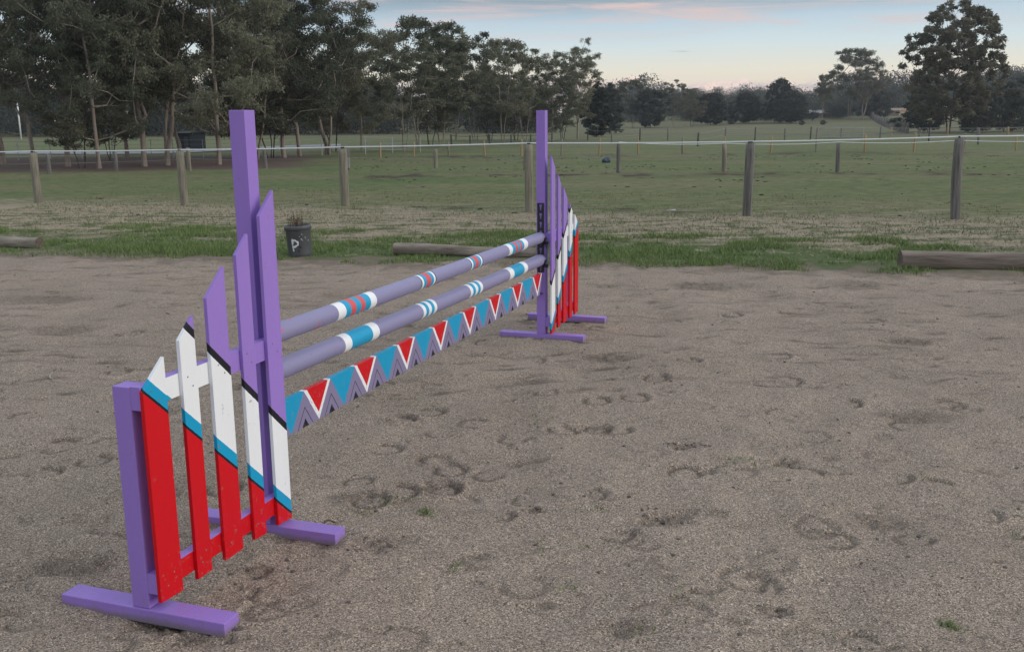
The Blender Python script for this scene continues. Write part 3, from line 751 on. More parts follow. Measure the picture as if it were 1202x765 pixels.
def make_log(label, a, b_, r0, r1, seed, mat, sides=18):
    L = (b_ - a).length; ns = 44; rg = random.Random(seed)
    V = []; Fq = []
    for i in range(ns + 1):
        t = i/ns
        for j in range(sides):
            an = 2*PI*j/sides
            rr = (r0 + (r1 - r0)*t)*(1 + .05*mn.noise(Vector((t*L*2.5 + seed*7, math.cos(an), math.sin(an)))) + .025*mn.noise(Vector((t*L*.8, 4*math.cos(an), 4*math.sin(an) + seed))))
            V.append((t*L, rr*math.cos(an) + .015*math.sin(t*4 + seed), rr*math.sin(an) + .008*math.sin(t*5 + seed)))
    for i in range(ns):
        for j in range(sides): k = (j+1) % sides; Fq.append((i*sides + j, i*sides + k, (i+1)*sides + k, (i+1)*sides + j))
    d = b_ - a
    root = thing('timber_log', label, 'log', (a.x, a.y, 0), math.atan2(d.y, d.x), 'logs lying along the arena edge')
    root.location.z = ground_z((a.x + b_.x)/2, (a.y + b_.y)/2) + min(r0, r1)*.86
    link('trunk', mesh_np('trunk', V, Fq, mat, True), root)
    for base, x, sg in ((0, -.001, 1), (ns*sides, L + .001, -1)):
        bm = bmesh.new()
        c = bm.verts.new((x + sg*.006, sum(V[base + j][1] for j in range(sides))/sides, sum(V[base + j][2] for j in range(sides))/sides))
        rg_ = [bm.verts.new((x, V[base + j][1], V[base + j][2])) for j in range(sides)]
        for j in range(sides): bm.faces.new((c, rg_[j], rg_[(j+1) % sides]))
        bm_obj('cut_end', bm, M_LOGEND, root)
def flat(v): return Vector((v.x, v.y, 0))
make_log('pale weathered log lying on grass between the bin and far upright', flat(at(463, 299)), flat(at(630, 303.5)), .072, .064, 1, M_LOGP)
make_log('thick dark weathered log at right edge, lying along the arena border', flat(at(1056, 315)), flat(at(1056, 315)) + (flat(at(1202, 316)) - flat(at(1056, 315)))*1.9, .105, .10, 2, M_LOG)
make_log('short end of pale grey log at left edge, lying on the arena border', flat(at(47, 291)), flat(at(47, 291)) + (flat(at(0, 289)) - flat(at(47, 291)))*3.2, .078, .08, 3, M_LOGP)

def stick(label, u0, v0, u1, v1, r=.006, col=None, name='twig'):
    a, b_ = at(u0, v0), at(u1, v1); bm = bmesh.new(); n = 6; rings = []
    d = (b_ - a); sdv = Vector((-d.y, d.x, 0)).normalized()
    for i in range(n + 1):
        t = i/n; c = a + d*t + sdv*.012*math.sin(t*5); c.z = ground_z(c.x, c.y) + r*.7
        rr = r*(1.1 - .6*t)
        rings.append([bm.verts.new((c + sdv*rr*math.cos(k*PI/2.5) + Vector((0, 0, rr*math.sin(k*PI/2.5))))) for k in range(5)])
    for i in range(n):
        for k in range(5): bm.faces.new((rings[i][k], rings[i][(k+1) % 5], rings[i+1][(k+1) % 5], rings[i+1][k]))
    bm.faces.new(rings[0]); bm.faces.new(rings[-1])
    tag(bm_obj(name, bm, col or M_STALK, None, smooth=True), label, 'twig')
M_PALETWIG = mat_simple('pale_twig', (0.42, 0.37, 0.30), 0.9, 0.3, 20, bump_d=0)
stick('pale curved twig lying on open sand left of the nearer wing', 62, 446, 59, 438, .006, M_PALETWIG)
stick('straw coloured stick lying on sand at the right edge', 1189, 606, 1203, 606.5, .004, M_PALETWIG)
stick('dark brown twig lying beside the foot of the nearer wing', 381, 615, 393, 611, .004)

# ------------------------------------------------------------------ fences
def post_mesh(name, r, h, mat, seed, sides=12, rings=9):
    V, Fq = [], []
    for i in range(rings + 1):
        t = i/rings
        for j in range(sides):
            an = 2*PI*j/sides
            rr = r*(1.03 - .06*t)*(1 + .06*mn.noise(Vector((math.cos(an)*1.3 + seed*5, math.sin(an)*1.3, t*2.2))))
            if i == rings: rr *= .97
            V.append((rr*math.cos(an) + r*.25*mn.noise(Vector((seed*3.1, 0, t*1.5))), rr*math.sin(an), -0.25 + t*(h + .25) + (0.012*math.cos(an + seed) if i == rings else 0)))
    for i in range(rings):
        for j in range(sides): k = (j+1) % sides; Fq.append((i*sides + j, i*sides + k, (i+1)*sides + k, (i+1)*sides + j))
    n = len(V); V.append((0, 0, h + .004))
    me = bpy.data.meshes.new(name)
    me.from_pydata(V, [], Fq + [(rings*sides + j, rings*sides + (j+1) % sides, n) for j in range(sides)])
    me.materials.append(mat)
    for p in me.polygons: p.use_smooth = p.loop_total == 4
    return me
def strand(pts, r, sag, hz=None, n=10, sides=4, flat_=1.0):
    """a tape or wire hung through the points"""
    V, Fq = [], []; path = []
    for a, b_ in zip(pts, pts[1:]):
        for i in range(n): t = i/n; path.append(a.lerp(b_, t) - Vector((0, 0, sag*4*t*(1 - t))))
    path.append(pts[-1])
    for i, c in enumerate(path):
        d = path[min(i+1, len(path)-1)] - path[max(i-1, 0)]; d.normalize(); s_ = d.cross(Vector((0, 0, 1))).normalized(); u = s_.cross(d)
        for k in range(sides): an = 2*PI*(k + .5)/sides; V.append(tuple(c + s_*r*flat_*math.cos(an) + u*r*math.sin(an)))
    for i in range(len(path) - 1):
        for k in range(sides): l = (k+1) % sides; Fq.append((i*sides + k, i*sides + l, (i+1)*sides + l, (i+1)*sides + k))
    return V, Fq
def fence(name, label, posts, r, mat, strands, sides=12, rings=9, caps=False, lean=0.02, seed=0, cat='fence'):
    """posts: (u, v base, v top); strands: (fraction of height, radius, sag, material, flat, name, first, last)"""
    P = []
    for u, vb, vt in posts:
        g = at(u, vb); P.append((g, max(.4, height_at(g, vt))))
    org = P[0][0].copy(); root = thing(name, label, cat, org)
    rr = random.Random(seed + 17); tops = []
    for i, (g, h) in enumerate(P):
        m = mat[i % len(mat)] if isinstance(mat, list) else mat
        o = link('post', post_mesh('post', r*rr.uniform(.9, 1.12), h, m, seed + i, sides, rings), root)
        o.location = g - org
        o.rotation_euler = (rr.uniform(-lean, lean), rr.uniform(-lean, lean), rr.uniform(0, 6))
        tops.append((g - org, h))
        if caps:
            bm = bmesh.new(); box(bm, -.015, .015, -.035, .035, h + .002, h + .035); c = bm_obj('insulator', bm, M_BLACK, o)
    for fr, rad, sag, m, fl, nm, i0, i1 in strands:
        pts = [Vector((g.x, g.y, g.z + h*fr + (0.03 if fr >= 1 else 0))) for g, h in tops[i0:i1]]
        V, Fq = strand(pts, rad, sag, flat_=fl)
        link(nm, mesh_np(nm, V, Fq, m, True), root)
    return root
fence('paddock_fence', 'nearest fence of stout round timber posts carrying one white tape', [(-130, 238, 182), (45, 240, 179), (217, 243, 177.5), (405, 245, 174.5), (621.5, 249.5, 170), (877, 255.5, 168.5), (1121, 258.5, 162.5), (1390, 261, 158)], .079,
      [M_POSTG, M_POST, M_POST, M_POST, M_POST, M_POSTG, M_POSTG, M_POSTG], [(1.0, .015, .010, M_TAPE, .3, 'tape', 0, 8)], 16, 14, True, .03, 1)
fence('middle_fence', 'second fence of weathered posts across the paddock, tape at its right end', [(-30, 205.5, 182), (58, 204.5, 181), (137, 202.5, 179), (222.5, 202, 173.5), (312, 200, 176), (408.5, 201.5, 171.5), (511.5, 198.5, 175), (617, 201, 169), (726, 203.5, 168), (849.5, 202.5, 169.5), (983, 202.5, 168), (1123, 202, 166), (1270, 202, 165)], .068,
      [M_POST, M_POSTG, M_POSTG], [(1.0, .013, .05, M_TAPE, .3, 'tape', 8, 13), (.93, .006, .02, M_WIRE, 1, 'wire', 0, 9), (.55, .006, .02, M_WIRE, 1, 'wire', 0, 9)], 10, 6, False, .03, 30)
fence('electric_fence', 'row of slim new yellow pine posts across the far paddock', [(446.5, 186, 167.5), (486, 184.5, 166), (526.7, 184.5, 166.7), (569, 184, 165), (612, 184, 164), (659, 183, 163), (703.5, 182.5, 162), (749, 181.5, 161), (801, 181.5, 160.5), (850, 181, 160), (904.7, 180.5, 159.5), (957.5, 180, 150), (1014.5, 180, 158), (1072.5, 179.5, 156), (1131, 178.5, 157), (1192, 178, 159), (1250, 177, 158)], .048,
      [M_PINE, M_PINE, M_POST], [(.97, .006, .03, M_WIRE, 1, 'wire', 0, 17), (.6, .006, .03, M_WIRE, 1, 'wire', 0, 17)], 8, 3, False, .03, 60)
fence('wire_fence', 'thin dark wire fence with steel pickets beyond the yellow posts', [(690, 165, 152), (718, 168, 153.5), (751, 165, 151), (784, 165, 151), (819, 172, 156), (851, 167, 150), (886, 165, 149.6), (921, 166, 151), (951, 166, 149), (1033, 164, 149), (1090, 167, 150), (1148, 170, 150), (1205, 168, 148)], .055,
      [M_DARKPOST, M_POSTG], [(.95, .010, .03, M_WIRE, 1, 'wire', 0, 13), (.5, .010, .03, M_WIRE, 1, 'wire', 0, 13)], 7, 2, False, .03, 90)
fence('timber_fence', 'farthest low post fence below the big right hand tree', [(1046, 160, 149.5), (1079, 160.5, 150), (1112, 160, 149), (1147, 160, 149.5), (1183, 160, 149), (1215, 160, 149)], .075,
      [M_PINE, M_POSTG], [(.92, .03, .0, M_POSTG, 1, 'top_rail', 0, 6), (.5, .03, .0, M_POSTG, 1, 'lower_rail', 0, 6)], 7, 2, False, .03, 120)
fence('boundary_fence', 'wire mesh fence with thin steel posts in front of the oval at left', [(-20, 188, 166), (22, 188, 166), (60, 187, 166), (97, 187, 165), (133, 186, 165), (178, 186, 164), (204, 186, 164), (239, 185.5, 164), (275, 185, 163), (330, 184, 162), (378, 183, 161), (429, 182, 160), (461, 180, 161), (493.5, 179.5, 162)], .022,
      M_WIRE, [(.98, .012, 0, M_WIRE, 1, 'wire', 0, 14), (.75, .006, .0, M_WIRE, 1, 'wire', 0, 14), (.5, .006, 0, M_WIRE, 1, 'wire', 0, 14), (.25, .006, 0, M_WIRE, 1, 'wire', 0, 14)], 6, 1, False, .01, 150)
fence('orchard_fence', 'rough post fence under the middle trees, nearer than the far hedge', [(530, 170, 158), (552, 170, 159), (575, 170, 158), (600, 169, 158), (623, 169, 158), (648, 168.5, 157)], .06,
      [M_DARKPOST], [(.9, .02, .03, M_DARKPOST, 1, 'wire', 0, 6)], 6, 1, False, .04, 180)

def make_pickets():
    a, b_ = at(1066, 157), at(1019, 136.5); n = 46; org = a.copy()
    root = thing('picket_fence', 'line of grey pickets running away uphill towards the far trees', 'fence', org)
    me = post_mesh('picket', .075, 1.25, M_POSTG, 5, 6, 2); rr = random.Random(4)
    for i in range(n):
        t = (i/(n - 1)); p = a.lerp(b_, t); p.z = float(macro(p.x, p.y))
        o = link('picket', me, root); o.location = p - org; o.scale = (1, 1, rr.uniform(.85, 1.15)); o.rotation_euler = (rr.uniform(-.05, .05), rr.uniform(-.05, .05), rr.uniform(0, 6))
    pts = [Vector((*(a.lerp(b_, i/12).xy), 0)) for i in range(13)]
    for p in pts: p.z = float(macro(p.x, p.y)) + .9
    V, Fq = strand([p - org for p in pts], .03, 0, n=2); link('rail', mesh_np('rail', V, Fq, M_POSTG), root)
make_pickets()

def tube_between(bm, a, b_, r, sides=6):
    d = (b_ - a).normalized(); s_ = d.cross(Vector((0.3, 0.2, 1))).normalized(); u = s_.cross(d); rs = []
    for c in (a, b_): rs.append([bm.verts.new(c + s_*r*math.cos(2*PI*k/sides) + u*r*math.sin(2*PI*k/sides)) for k in range(sides)])
    for k in range(sides): bm.faces.new((rs[0][k], rs[0][(k+1) % sides], rs[1][(k+1) % sides], rs[1][k]))
    bm.faces.new(rs[0][::-1]); bm.faces.new(rs[1])
def make_gate(label, u0, u1, vb, vt, bars):
    a, b_ = at(u0, vb), at(u1, vb); h = height_at(a, vt); L = (b_ - a).xy.length; ang = math.atan2(b_.y - a.y, b_.x - a.x)
    t = thing('field_gate', label, 'gate', a, ang, 'pale tube gates in the far fence')
    bm = bmesh.new()
    for p, q in (((0, .12), (L, .12)), ((L, .12), (L, h)), ((L, h), (0, h)), ((0, h), (0, .12))): tube_between(bm, Vector((p[0], 0, p[1])), Vector((q[0], 0, q[1])), .035)
    bm_obj('gate_frame', bm, M_GALV, t)
    for k in range(bars):
        bm = bmesh.new(); x = L*(k + 1)/(bars + 1); tube_between(bm, Vector((x, 0, .14)), Vector((x, 0, h - .02)), .026); bm_obj('upright_bar', bm, M_GALV, t)
    for k in range(3):
        bm = bmesh.new(); z_ = .12 + (h - .12)*(k + 1)/4; tube_between(bm, Vector((.03, 0.03, z_)), Vector((L - .03, 0.03, z_)), .010); bm_obj('crossbar', bm, M_GALV, t)
make_gate('left leaf of the pale tube field gate beyond the yellow posts', 961.5, 986.5, 163, 150.3, 1)
make_gate('right leaf of the pale tube field gate beyond the yellow posts', 987.5, 1012.5, 163, 150.3, 1)

# ------------------------------------------------------------------ trees
def gen_tree(seed, H, prof, n_clump, rc, n_sub, n_leaf, leaf, trunk_top, r_scale, stems=1, droop=.5, gap=.75, lean=0.0, flatten=.6, wob=.06, lobe=1.0):
    """skeleton grown to clump centres, then leaves in sprays round each clump; returns (wood V,F), (leaf V,F,tone)"""
    R = np.random.RandomState(seed)
    nodes = []; par = []
    for s_ in range(stems):
        a = R.rand()*6.28; sp = .16*(stems > 1)
        steps = 9; last = -1; px = np.array([math.cos(a)*.12*(stems > 1), math.sin(a)*.12*(stems > 1), -.2])
        for i in range(steps + 1):
            t = i/steps
            if i: px = px + np.array([math.cos(a)*sp + lean + R.randn()*wob, math.sin(a)*sp + R.randn()*wob, 1])*np.array([1, 1, 1])*(H*trunk_top*(1 - .15*R.rand()*(stems > 1)))/steps
            nodes.append(px.copy()); par.append(last); last = len(nodes) - 1
    cl = []; tries = 0; ph = R.rand(6)*6.28
    while len(cl) < n_clump and tries < 20000:
        tries += 1
        t = R.rand(); rmax = np.interp(t, prof[0], prof[1])*H
        if R.rand()*max(prof[1])*H > rmax + .02*H: continue
        if t < prof[0][1]: continue
        a = R.rand()*6.28; r_ = rmax*math.sqrt(R.rand()*.9 + .1)*(1 + lobe*(.30*math.sin(2*a + ph[0] + 5*t) + .22*math.sin(3*a + ph[1] - 7*t)))
        c = np.array([r_*math.cos(a) + lean*t*H, r_*math.sin(a), t*H])
        if any(np.linalg.norm((c - q)*np.array([1, 1, 1.3])) < rc*H*gap for q in cl): continue
        cl.append(c)
    cl.sort(key=lambda c: math.hypot(c[0], c[1]) + .3*c[2])
    tips = []
    for c in cl:
        N = np.array(nodes); d = N - c; dist = np.linalg.norm(d, axis=1) + np.where(N[:, 2] > c[2] - .04*H, 3*H*.2 + 2*(N[:, 2] - c[2] + .04*H).clip(0), 0)
        dist = dist + np.where(N[:, 2] < H*.10, H, 0)
        k = int(np.argmin(dist)); last = k; p0 = N[k]; n = max(2, int(np.linalg.norm(c - p0)/(.06*H)))
        for i in range(1, n + 1):
            t = i/n; q = p0*(1 - t) + c*t; q[2] -= .16*np.linalg.norm(c - p0)*math.sin(PI*t)*(1 - t); q += R.randn(3)*.010*H*(t < 1)
            nodes.append(q); par.append(last); last = len(nodes) - 1
        tips.append(last)
    N = np.array(nodes); rad = np.zeros(len(N)); ex = 1.95
    for i in range(len(N) - 1, -1, -1):
        if rad[i] == 0: rad[i] = 1.0
        if par[i] >= 0: rad[par[i]] = rad[par[i]] + rad[i] if False else (rad[par[i]]**1 if rad[par[i]] else 0) + rad[i]
    rad = (rad**(1/ex))*r_scale*H
    V, Fq = [], []; sd_ = 6
    for i in range(len(N)):
        j = par[i]
        if j < 0: continue
        a, b_ = Vector(N[j]), Vector(N[i]); d = (b_ - a)
        if d.length < 1e-4: continue
        d.normalize(); s_ = d.cross(Vector((.31, .17, .93))).normalized(); u = s_.cross(d); ra = min(rad[j], rad[i]*1.35)
        flare = 1.35 if par[j] < 0 else 1.0
        i0 = len(V)
        for c, rr in ((a - d*ra*.25, ra*flare), (b_, rad[i])):
            for k in range(sd_): an = 2*PI*k/sd_; V.append(tuple(c + s_*rr*math.cos(an) + u*rr*math.sin(an)))
        for k in range(sd_): Fq.append((i0 + k, i0 + (k+1) % sd_, i0 + sd_ + (k+1) % sd_, i0 + sd_ + k))
    C = np.repeat(np.array(cl), n_sub, 0)
    ct = np.repeat(R.rand(len(cl)), n_sub)
    o = R.randn(len(C), 3); o /= np.linalg.norm(o, axis=1)[:, None]; o *= (R.rand(len(C), 1)**.45)*rc*H*R.uniform(.75, 1.3, (len(C), 1)); o[:, 2] *= flatten
    C = C + o; sub_t = np.clip(ct*.5 + R.rand(len(C))*.5, 0, 1)
    P = np.repeat(C, n_leaf, 0); tn = np.repeat(sub_t, n_leaf)*.6 + R.rand(len(P))*.4
    off = R.randn(len(P), 3)*rc*H*.19; off[:, 2] *= .7; P = P + off
    d = R.randn(len(P), 3); d[:, 2] = d[:, 2]*.6 - droop; d /= np.linalg.norm(d, axis=1)[:, None]
    s_ = np.cross(d, R.randn(len(P), 3)); s_ /= np.linalg.norm(s_, axis=1)[:, None]
    L = leaf*R.uniform(.6, 1.35, (len(P), 1)); w = L*.21
    Vl = np.stack([P, P + d*L*.45 + s_*w, P + d*L, P + d*L*.45 - s_*w], 1).reshape(-1, 3)
    Fl = np.arange(len(P)*4).reshape(-1, 4)
    return (np.array(V), np.array(Fq)), (Vl, Fl, np.repeat(tn, 4))
def tree_proto(key, bark, leafmat, **kw):
    (V, Fq), (Vl, Fl, tn) = gen_tree(**kw)
    w = mesh_np('trunk', V, Fq, bark, True); c = mesh_np('crown', Vl, Fl, leafmat)
    a = c.attributes.new('tone', 'FLOAT', 'POINT'); a.data.foreach_set('value', tn.astype(np.float32))
    return (w, c, kw['H'])
TALL = ([0, .28, .34, .45, .62, .82, 1.0], [0, .03, .15, .24, .27, .21, .06])
LOW = ([0, .22, .30, .42, .6, .85, 1.0], [0, .05, .24, .33, .30, .19, .05])
OPEN = ([0, .30, .42, .6, .8, .93, 1.0], [0, .06, .30, .42, .44, .31, .08])
ROUND = ([0, .08, .2, .45, .7, .9, 1.0], [0, .32, .46, .52, .45, .26, .06])
DOME = ([0, .17, .28, .45, .65, .85, 1.0], [0, .18, .33, .38, .36, .25, .07])
TUFT = ([0, .35, .5, .62, .78, .92, 1.0], [0, .06, .20, .26, .27, .20, .05])
PR = {
    'tall_a': tree_proto('tall_a', M_BARK, M_LEAF, seed=1, H=12, prof=TALL, n_clump=66, rc=.058, n_sub=15, n_leaf=34, leaf=.15, trunk_top=.85, r_scale=.0018, droop=1.1, gap=1.22),
    'tall_b': tree_proto('tall_b', M_BARK, M_LEAFB, seed=2, H=12, prof=TALL, n_clump=66, rc=.062, n_sub=15, n_leaf=34, leaf=.15, trunk_top=.75, r_scale=.0018, stems=2, droop=1.1, gap=1.22),
    'tall_c': tree_proto('tall_c', M_BARK, M_LEAF, seed=3, H=12, prof=DOME, n_clump=66, rc=.062, n_sub=15, n_leaf=34, leaf=.155, trunk_top=.7, r_scale=.0018, droop=1.1, lean=.05, gap=1.22),
    'low_a': tree_proto('low_a', M_BARKD, M_LEAFB, seed=4, H=7, prof=LOW, n_clump=42, rc=.076, n_sub=13, n_leaf=34, leaf=.14, trunk_top=.7, r_scale=.0015, stems=3, droop=.6, gap=1.3),
    'open_a': tree_proto('open_a', M_BARK, M_LEAF, seed=5, H=8, prof=OPEN, n_clump=46, rc=.066, n_sub=14, n_leaf=32, leaf=.16, trunk_top=.55, r_scale=.0015, stems=3, droop=.4, gap=1.45, flatten=.5),
    'open_b': tree_proto('open_b', M_BARK, M_LEAF, seed=6, H=8, prof=OPEN, n_clump=44, rc=.070, n_sub=14, n_leaf=32, leaf=.165, trunk_top=.6, r_scale=.0015, stems=2, droop=.4, gap=1.4, flatten=.55),
    'round_a': tree_proto('round_a', M_BARKD, M_LEAFD, seed=7, H=6, prof=ROUND, n_clump=110, rc=.090, n_sub=7, n_leaf=22, leaf=.26, trunk_top=.6, r_scale=.0012, droop=.3, gap=.85),
    'big': tree_proto('big', M_BARKD, M_LEAFB, seed=8, H=16, prof=([0, .13, .25, .38, .55, .72, .86, .95, 1.0], [0, .26, .38, .44, .46, .44, .36, .22, .10]), n_clump=340, lobe=.10, rc=.040, n_sub=9, n_leaf=24, leaf=.34, trunk_top=.42, r_scale=.00085, stems=3, droop=.3, gap=.85),
    'tuft_a': tree_proto('tuft_a', M_BARK, M_LEAF, seed=9, H=12, prof=TUFT, n_clump=40, rc=.060, n_sub=9, n_leaf=24, leaf=.42, trunk_top=.75, r_scale=.0016, droop=.3, gap=1.0),
    'wispy': tree_proto('wispy', M_BARKD, M_LEAFD, seed=10, H=7, prof=([0, .06, .2, .5, .8, 1.0], [0, .14, .22, .20, .13, .03]), n_clump=80, rc=.06, n_sub=9, n_leaf=22, leaf=.24, trunk_top=.9, r_scale=.0011, droop=.9, gap=.9),
}
R_T = random.Random(21)
def tree(key, u, vb, vt, label, name='gum_tree', group='trees behind the paddock', wide=1.0, cat='tree', rz=None):
    w, c, H = PR[key]; p = at(u, vb); h = height_at(p, vt); s_ = h/H
    t = thing(name, label, cat, (p.x, p.y, p.z - .03), R_T.uniform(0, 6.28) if rz is None else rz, group)
    t.scale = (s_*wide, s_*wide, s_)
    link('trunk', w, t); link('crown', c, t)
G1 = 'tall gums of the left grove'
T = [
 ('tall_b', 6, 193, -130, 'dark thick gum at the left frame edge, foremost of the grove', G1, 1.0),
 ('tall_a', 80, 196, -110, 'tall gum with pale trunk, first right of the left edge gum', G1, 1.0),
 ('low_a', 97, 199, 85, 'low leaning multi stemmed gum behind the leftmost fence posts', G1, 1.15),
 ('tall_c', 117, 199, -60, 'gum with slim pale trunk right beside the low leaning gum', G1, .95),
 ('tall_a', 170, 196, -90, 'brown trunked forked gum left of the dark green shed', G1, 1.05),
 ('tall_b', 194, 195, -110, 'gum with dark reddish leaning trunk beside the green shed', G1, 1.0),
 ('tall_c', 257, 194, -80, 'gum with tan trunk showing left of the near purple upright', G1, 1.05),
 ('tall_b', 300, 187, -40, 'gum standing right behind the near purple upright top', G1, 1.05),
 ('low_a', 318, 186, 60, 'spreading low gum right of the near purple upright, branches to ground', G1, 1.35),
 ('tall_c', 334, 186, -50, 'dense gum just right of the spreading low gum', G1, 1.1),
 ('tall_a', 352, 184, -30, 'gum with slim pale trunk near the wire fence', G1, 1.05),
 ('tall_b', 386, 182, -35, 'tallest gum at the right end of the left grove', G1, 1.10),
 ('low_a', 392, 178, 70, 'dark bushy gum filling under the tallest end gum', G1, 1.2),
 ('tall_c', 425, 177, 22, 'shorter gum at the outer right flank of the left grove', G1, .85),
 ('tall_a', 150, 186, -40, 'gum standing back in the grove, right of the tall goal post', G1, 1.1),
 ('tall_b', 214, 183, -60, 'gum in the back row directly behind the dark green shed', G1, 1.1),
 ('low_a', 132, 190, 84, 'bushy low gum between the low leaning gum and brown forked trunk', G1, 1.15),
 ('low_a', 280, 187, 70, 'bushy low gum just behind the left side of near purple upright', G1, 1.2),
 ('tall_a', 40, 186, -60, 'slender gum behind the left edge fence post', G1, 1.0),
]
G2 = 'open crowned gums of the middle grove'
T += [
 ('open_a', 474, 178, 42, 'open crowned gum with dark base at the left of the middle grove', G2, 1.0),
 ('open_b', 492, 173, 18, 'tallest open crowned gum of the middle grove', G2, .95),
 ('open_a', 519, 172, 28, 'open crowned gum second from left, its limb leaning right', G2, .95),
 ('low_a', 505, 172, 85, 'low bushy gum beneath the tallest open crowned gum', G2, 1.2),
 ('open_b', 534, 165, 62, 'smaller gum with stout trunk behind the leaning limb', G2, 1.0),
 ('open_a', 558, 165, 40, 'flat topped gum in the centre of the middle grove', G2, .85),
 ('low_a', 575, 166, 90, 'low bushy gum under the flat topped one', G2, 1.3),
 ('open_b', 590, 170, 44, 'multi stemmed gum left of the far purple upright', G2, .85),
 ('open_a', 616, 167, 60, 'gum rising just left behind the far purple upright', G2, .9),
 ('low_a', 606, 165, 85, 'low bushy gum at the foot of the far upright skyline', G2, 1.2),
 ('tall_c', 648, 166, 62, 'gum right of the far upright with sloping crown', G2, 1.0),
 ('tall_a', 678, 164, 46, 'tall narrow gum at the right end of the middle grove', G2, .90),
 ('low_a', 660, 164, 90, 'low bushy gum under the tall narrow gum', G2, 1.2),
 ('wispy', 700, 161, 96, 'dark wispy small tree beside the tall narrow gum', G2, 1.2),
 ('wispy', 716, 157, 98, 'dark wispy tree furthest right on the middle grove', G2, 1.3),
]
G3 = 'scattered trees in the far paddocks'
T += [
 ('open_b', 742, 150, 93, 'far flat topped gum right of the middle grove', G3, .95),
 ('round_a', 763, 150, 105, 'dark round tree in the far paddock hedge', G3, .95),
 ('open_a', 791, 150, 95, 'far gum with pale trunk right of the dark round tree', G3, .95),
 ('low_a', 812, 149, 104, 'low green tree right of the pale trunked far gum', G3, 1.1),
 ('round_a', 834, 147, 109, 'dark low round tree standing alone in the far field', G3, 1.2),
 ('round_a', 876, 145, 108, 'wide dark tree left of the domed one on the skyline', G3, 1.15),
 ('round_a', 914, 144, 92, 'tree with round domed top above the far treeline', G3, .75),
 ('round_a', 930, 145, 106, 'spreading dark tree on a short trunk in the far field', G3, 1.1),
 ('tuft_a', 966, 143, 86, 'thin far tree with one small tuft on top', G3, .75),
 ('open_b', 996, 141, 56, 'large pale trunked gum with double crown on the far rise', G3, .85),
 ('tall_b', 1012, 141, 58, 'gum with pale trunk right beside the double crowned gum', G3, .95),
 ('round_a', 1027, 139.5, 98, 'dark brownish tree right of the double crowned gum', G3, .9),
 ('big', 1113, 157, 3, 'big broad domed tree near the right edge, tallest there', G3, .84),
 ('round_a', 1080, 155, 104, 'dark bush tree under the left side of the big domed tree', G3, .95),
 ('low_a', 1090, 156, 104, 'brown green understorey tree below the big domed tree', G3, 1.2),
 ('round_a', 1142, 156, 100, 'dark tree under the right side of the big domed tree', G3, .95),
 ('round_a', 1178, 155, 96, 'dark rounded tree between big domed tree and right edge', G3, 1.0),
 ('round_a', 1202, 153, 88, 'dark tree cut off by the right frame edge', G3, .9),
]
for key, u, vb, vt, lab, grp, wd in T:
    tree(key, u, vb, vt, lab, 'gum_tree' if key[:3] in ('tal', 'low', 'ope', 'tuf') else 'broad_tree' if key in ('big', 'round_a') else 'wispy_tree', grp, wd)
for u, vb, vt, lab in [(941, 147, 141.5, 'small scrubby bush in the far field, left one of two'), (966, 146.5, 141, 'small dark bush in the far field left of the pale gate'), (1053, 148, 138, 'rounded green bush beside the picket line'), (858, 146, 140, 'grey bush right of the lone dark low tree')]:
    tree('round_a', u, vb, vt, lab, 'bush', 'bushes in the far field', 1.2, 'bush')

def woodland(name, spots, seed, lab, mat):
    R = np.random.RandomState(seed); Vs, ts = [], []; W_v, W_f = [], []
    for (x, y, h) in spots:
        z0 = float(macro(x, y)); nc = 15
        for k in range(nc):
            t = R.uniform(.06, .95); r_ = h*.46*math.sqrt(max(.05, 1 - (t - .4)**2*2.4)); a = R.rand()*6.28
            c = np.array([x + r_*math.cos(a)*R.rand()**.5, y + r_*math.sin(a)*R.rand()**.5, z0 + t*h])
            n = 110; P = c + R.randn(n, 3)*np.array([.12, .12, .085])*h
            d = R.randn(n, 3); d[:, 2] -= .3; d /= np.linalg.norm(d, axis=1)[:, None]; s_ = np.cross(d, R.randn(n, 3)); s_ /= np.linalg.norm(s_, axis=1)[:, None]
            L = h*.05*R.uniform(.6, 1.4, (n, 1)); w = L*.28
            Vs.append(np.stack([P, P + d*L*.45 + s_*w, P + d*L, P + d*L*.45 - s_*w], 1).reshape(-1, 3)); ts.append(np.repeat(np.clip(R.rand()*.6 + R.rand(n)*.4, 0, 1), 4))
    V = np.concatenate(Vs); me = mesh_np(name, V, np.arange(len(V)).reshape(-1, 4), mat)
    a = me.attributes.new('tone', 'FLOAT', 'POINT'); a.data.foreach_set('value', np.concatenate(ts).astype(np.float32))
    tag(link(name, me), lab, 'woodland', None, 'stuff')
sp = []
R_W = random.Random(8)
for i in range(190):
    u = R_W.uniform(690, 1260); d = R_W.uniform(215, 300); x = (u - 601)/F_PX*d
    sp.append((x, d, R_W.uniform(5.5, 9.0)*(1.1 if u > 1010 else 1)*(.72 if 770 < u < 980 else 1)))
for i in range(70):
    u = R_W.uniform(735, 1010); d = R_W.uniform(188, 215); x = (u - 601)/F_PX*d
    sp.append((x, d, R_W.uniform(2.8, 4.6)))
woodland('distant_woodland', sp, 3, 'low dark belt of far trees along the skyline', M_LEAFD)
sp = []
for i in range(120):
    u = R_W.uniform(-60, 640); d = R_W.uniform(125, 165); x = (u - 601)/F_PX*d
    sp.append((x, d, R_W.uniform(5.0, 8.5)))
woodland('back_woodland', sp, 4, 'dark wood behind the oval, seen through the left gums', M_LEAFD)

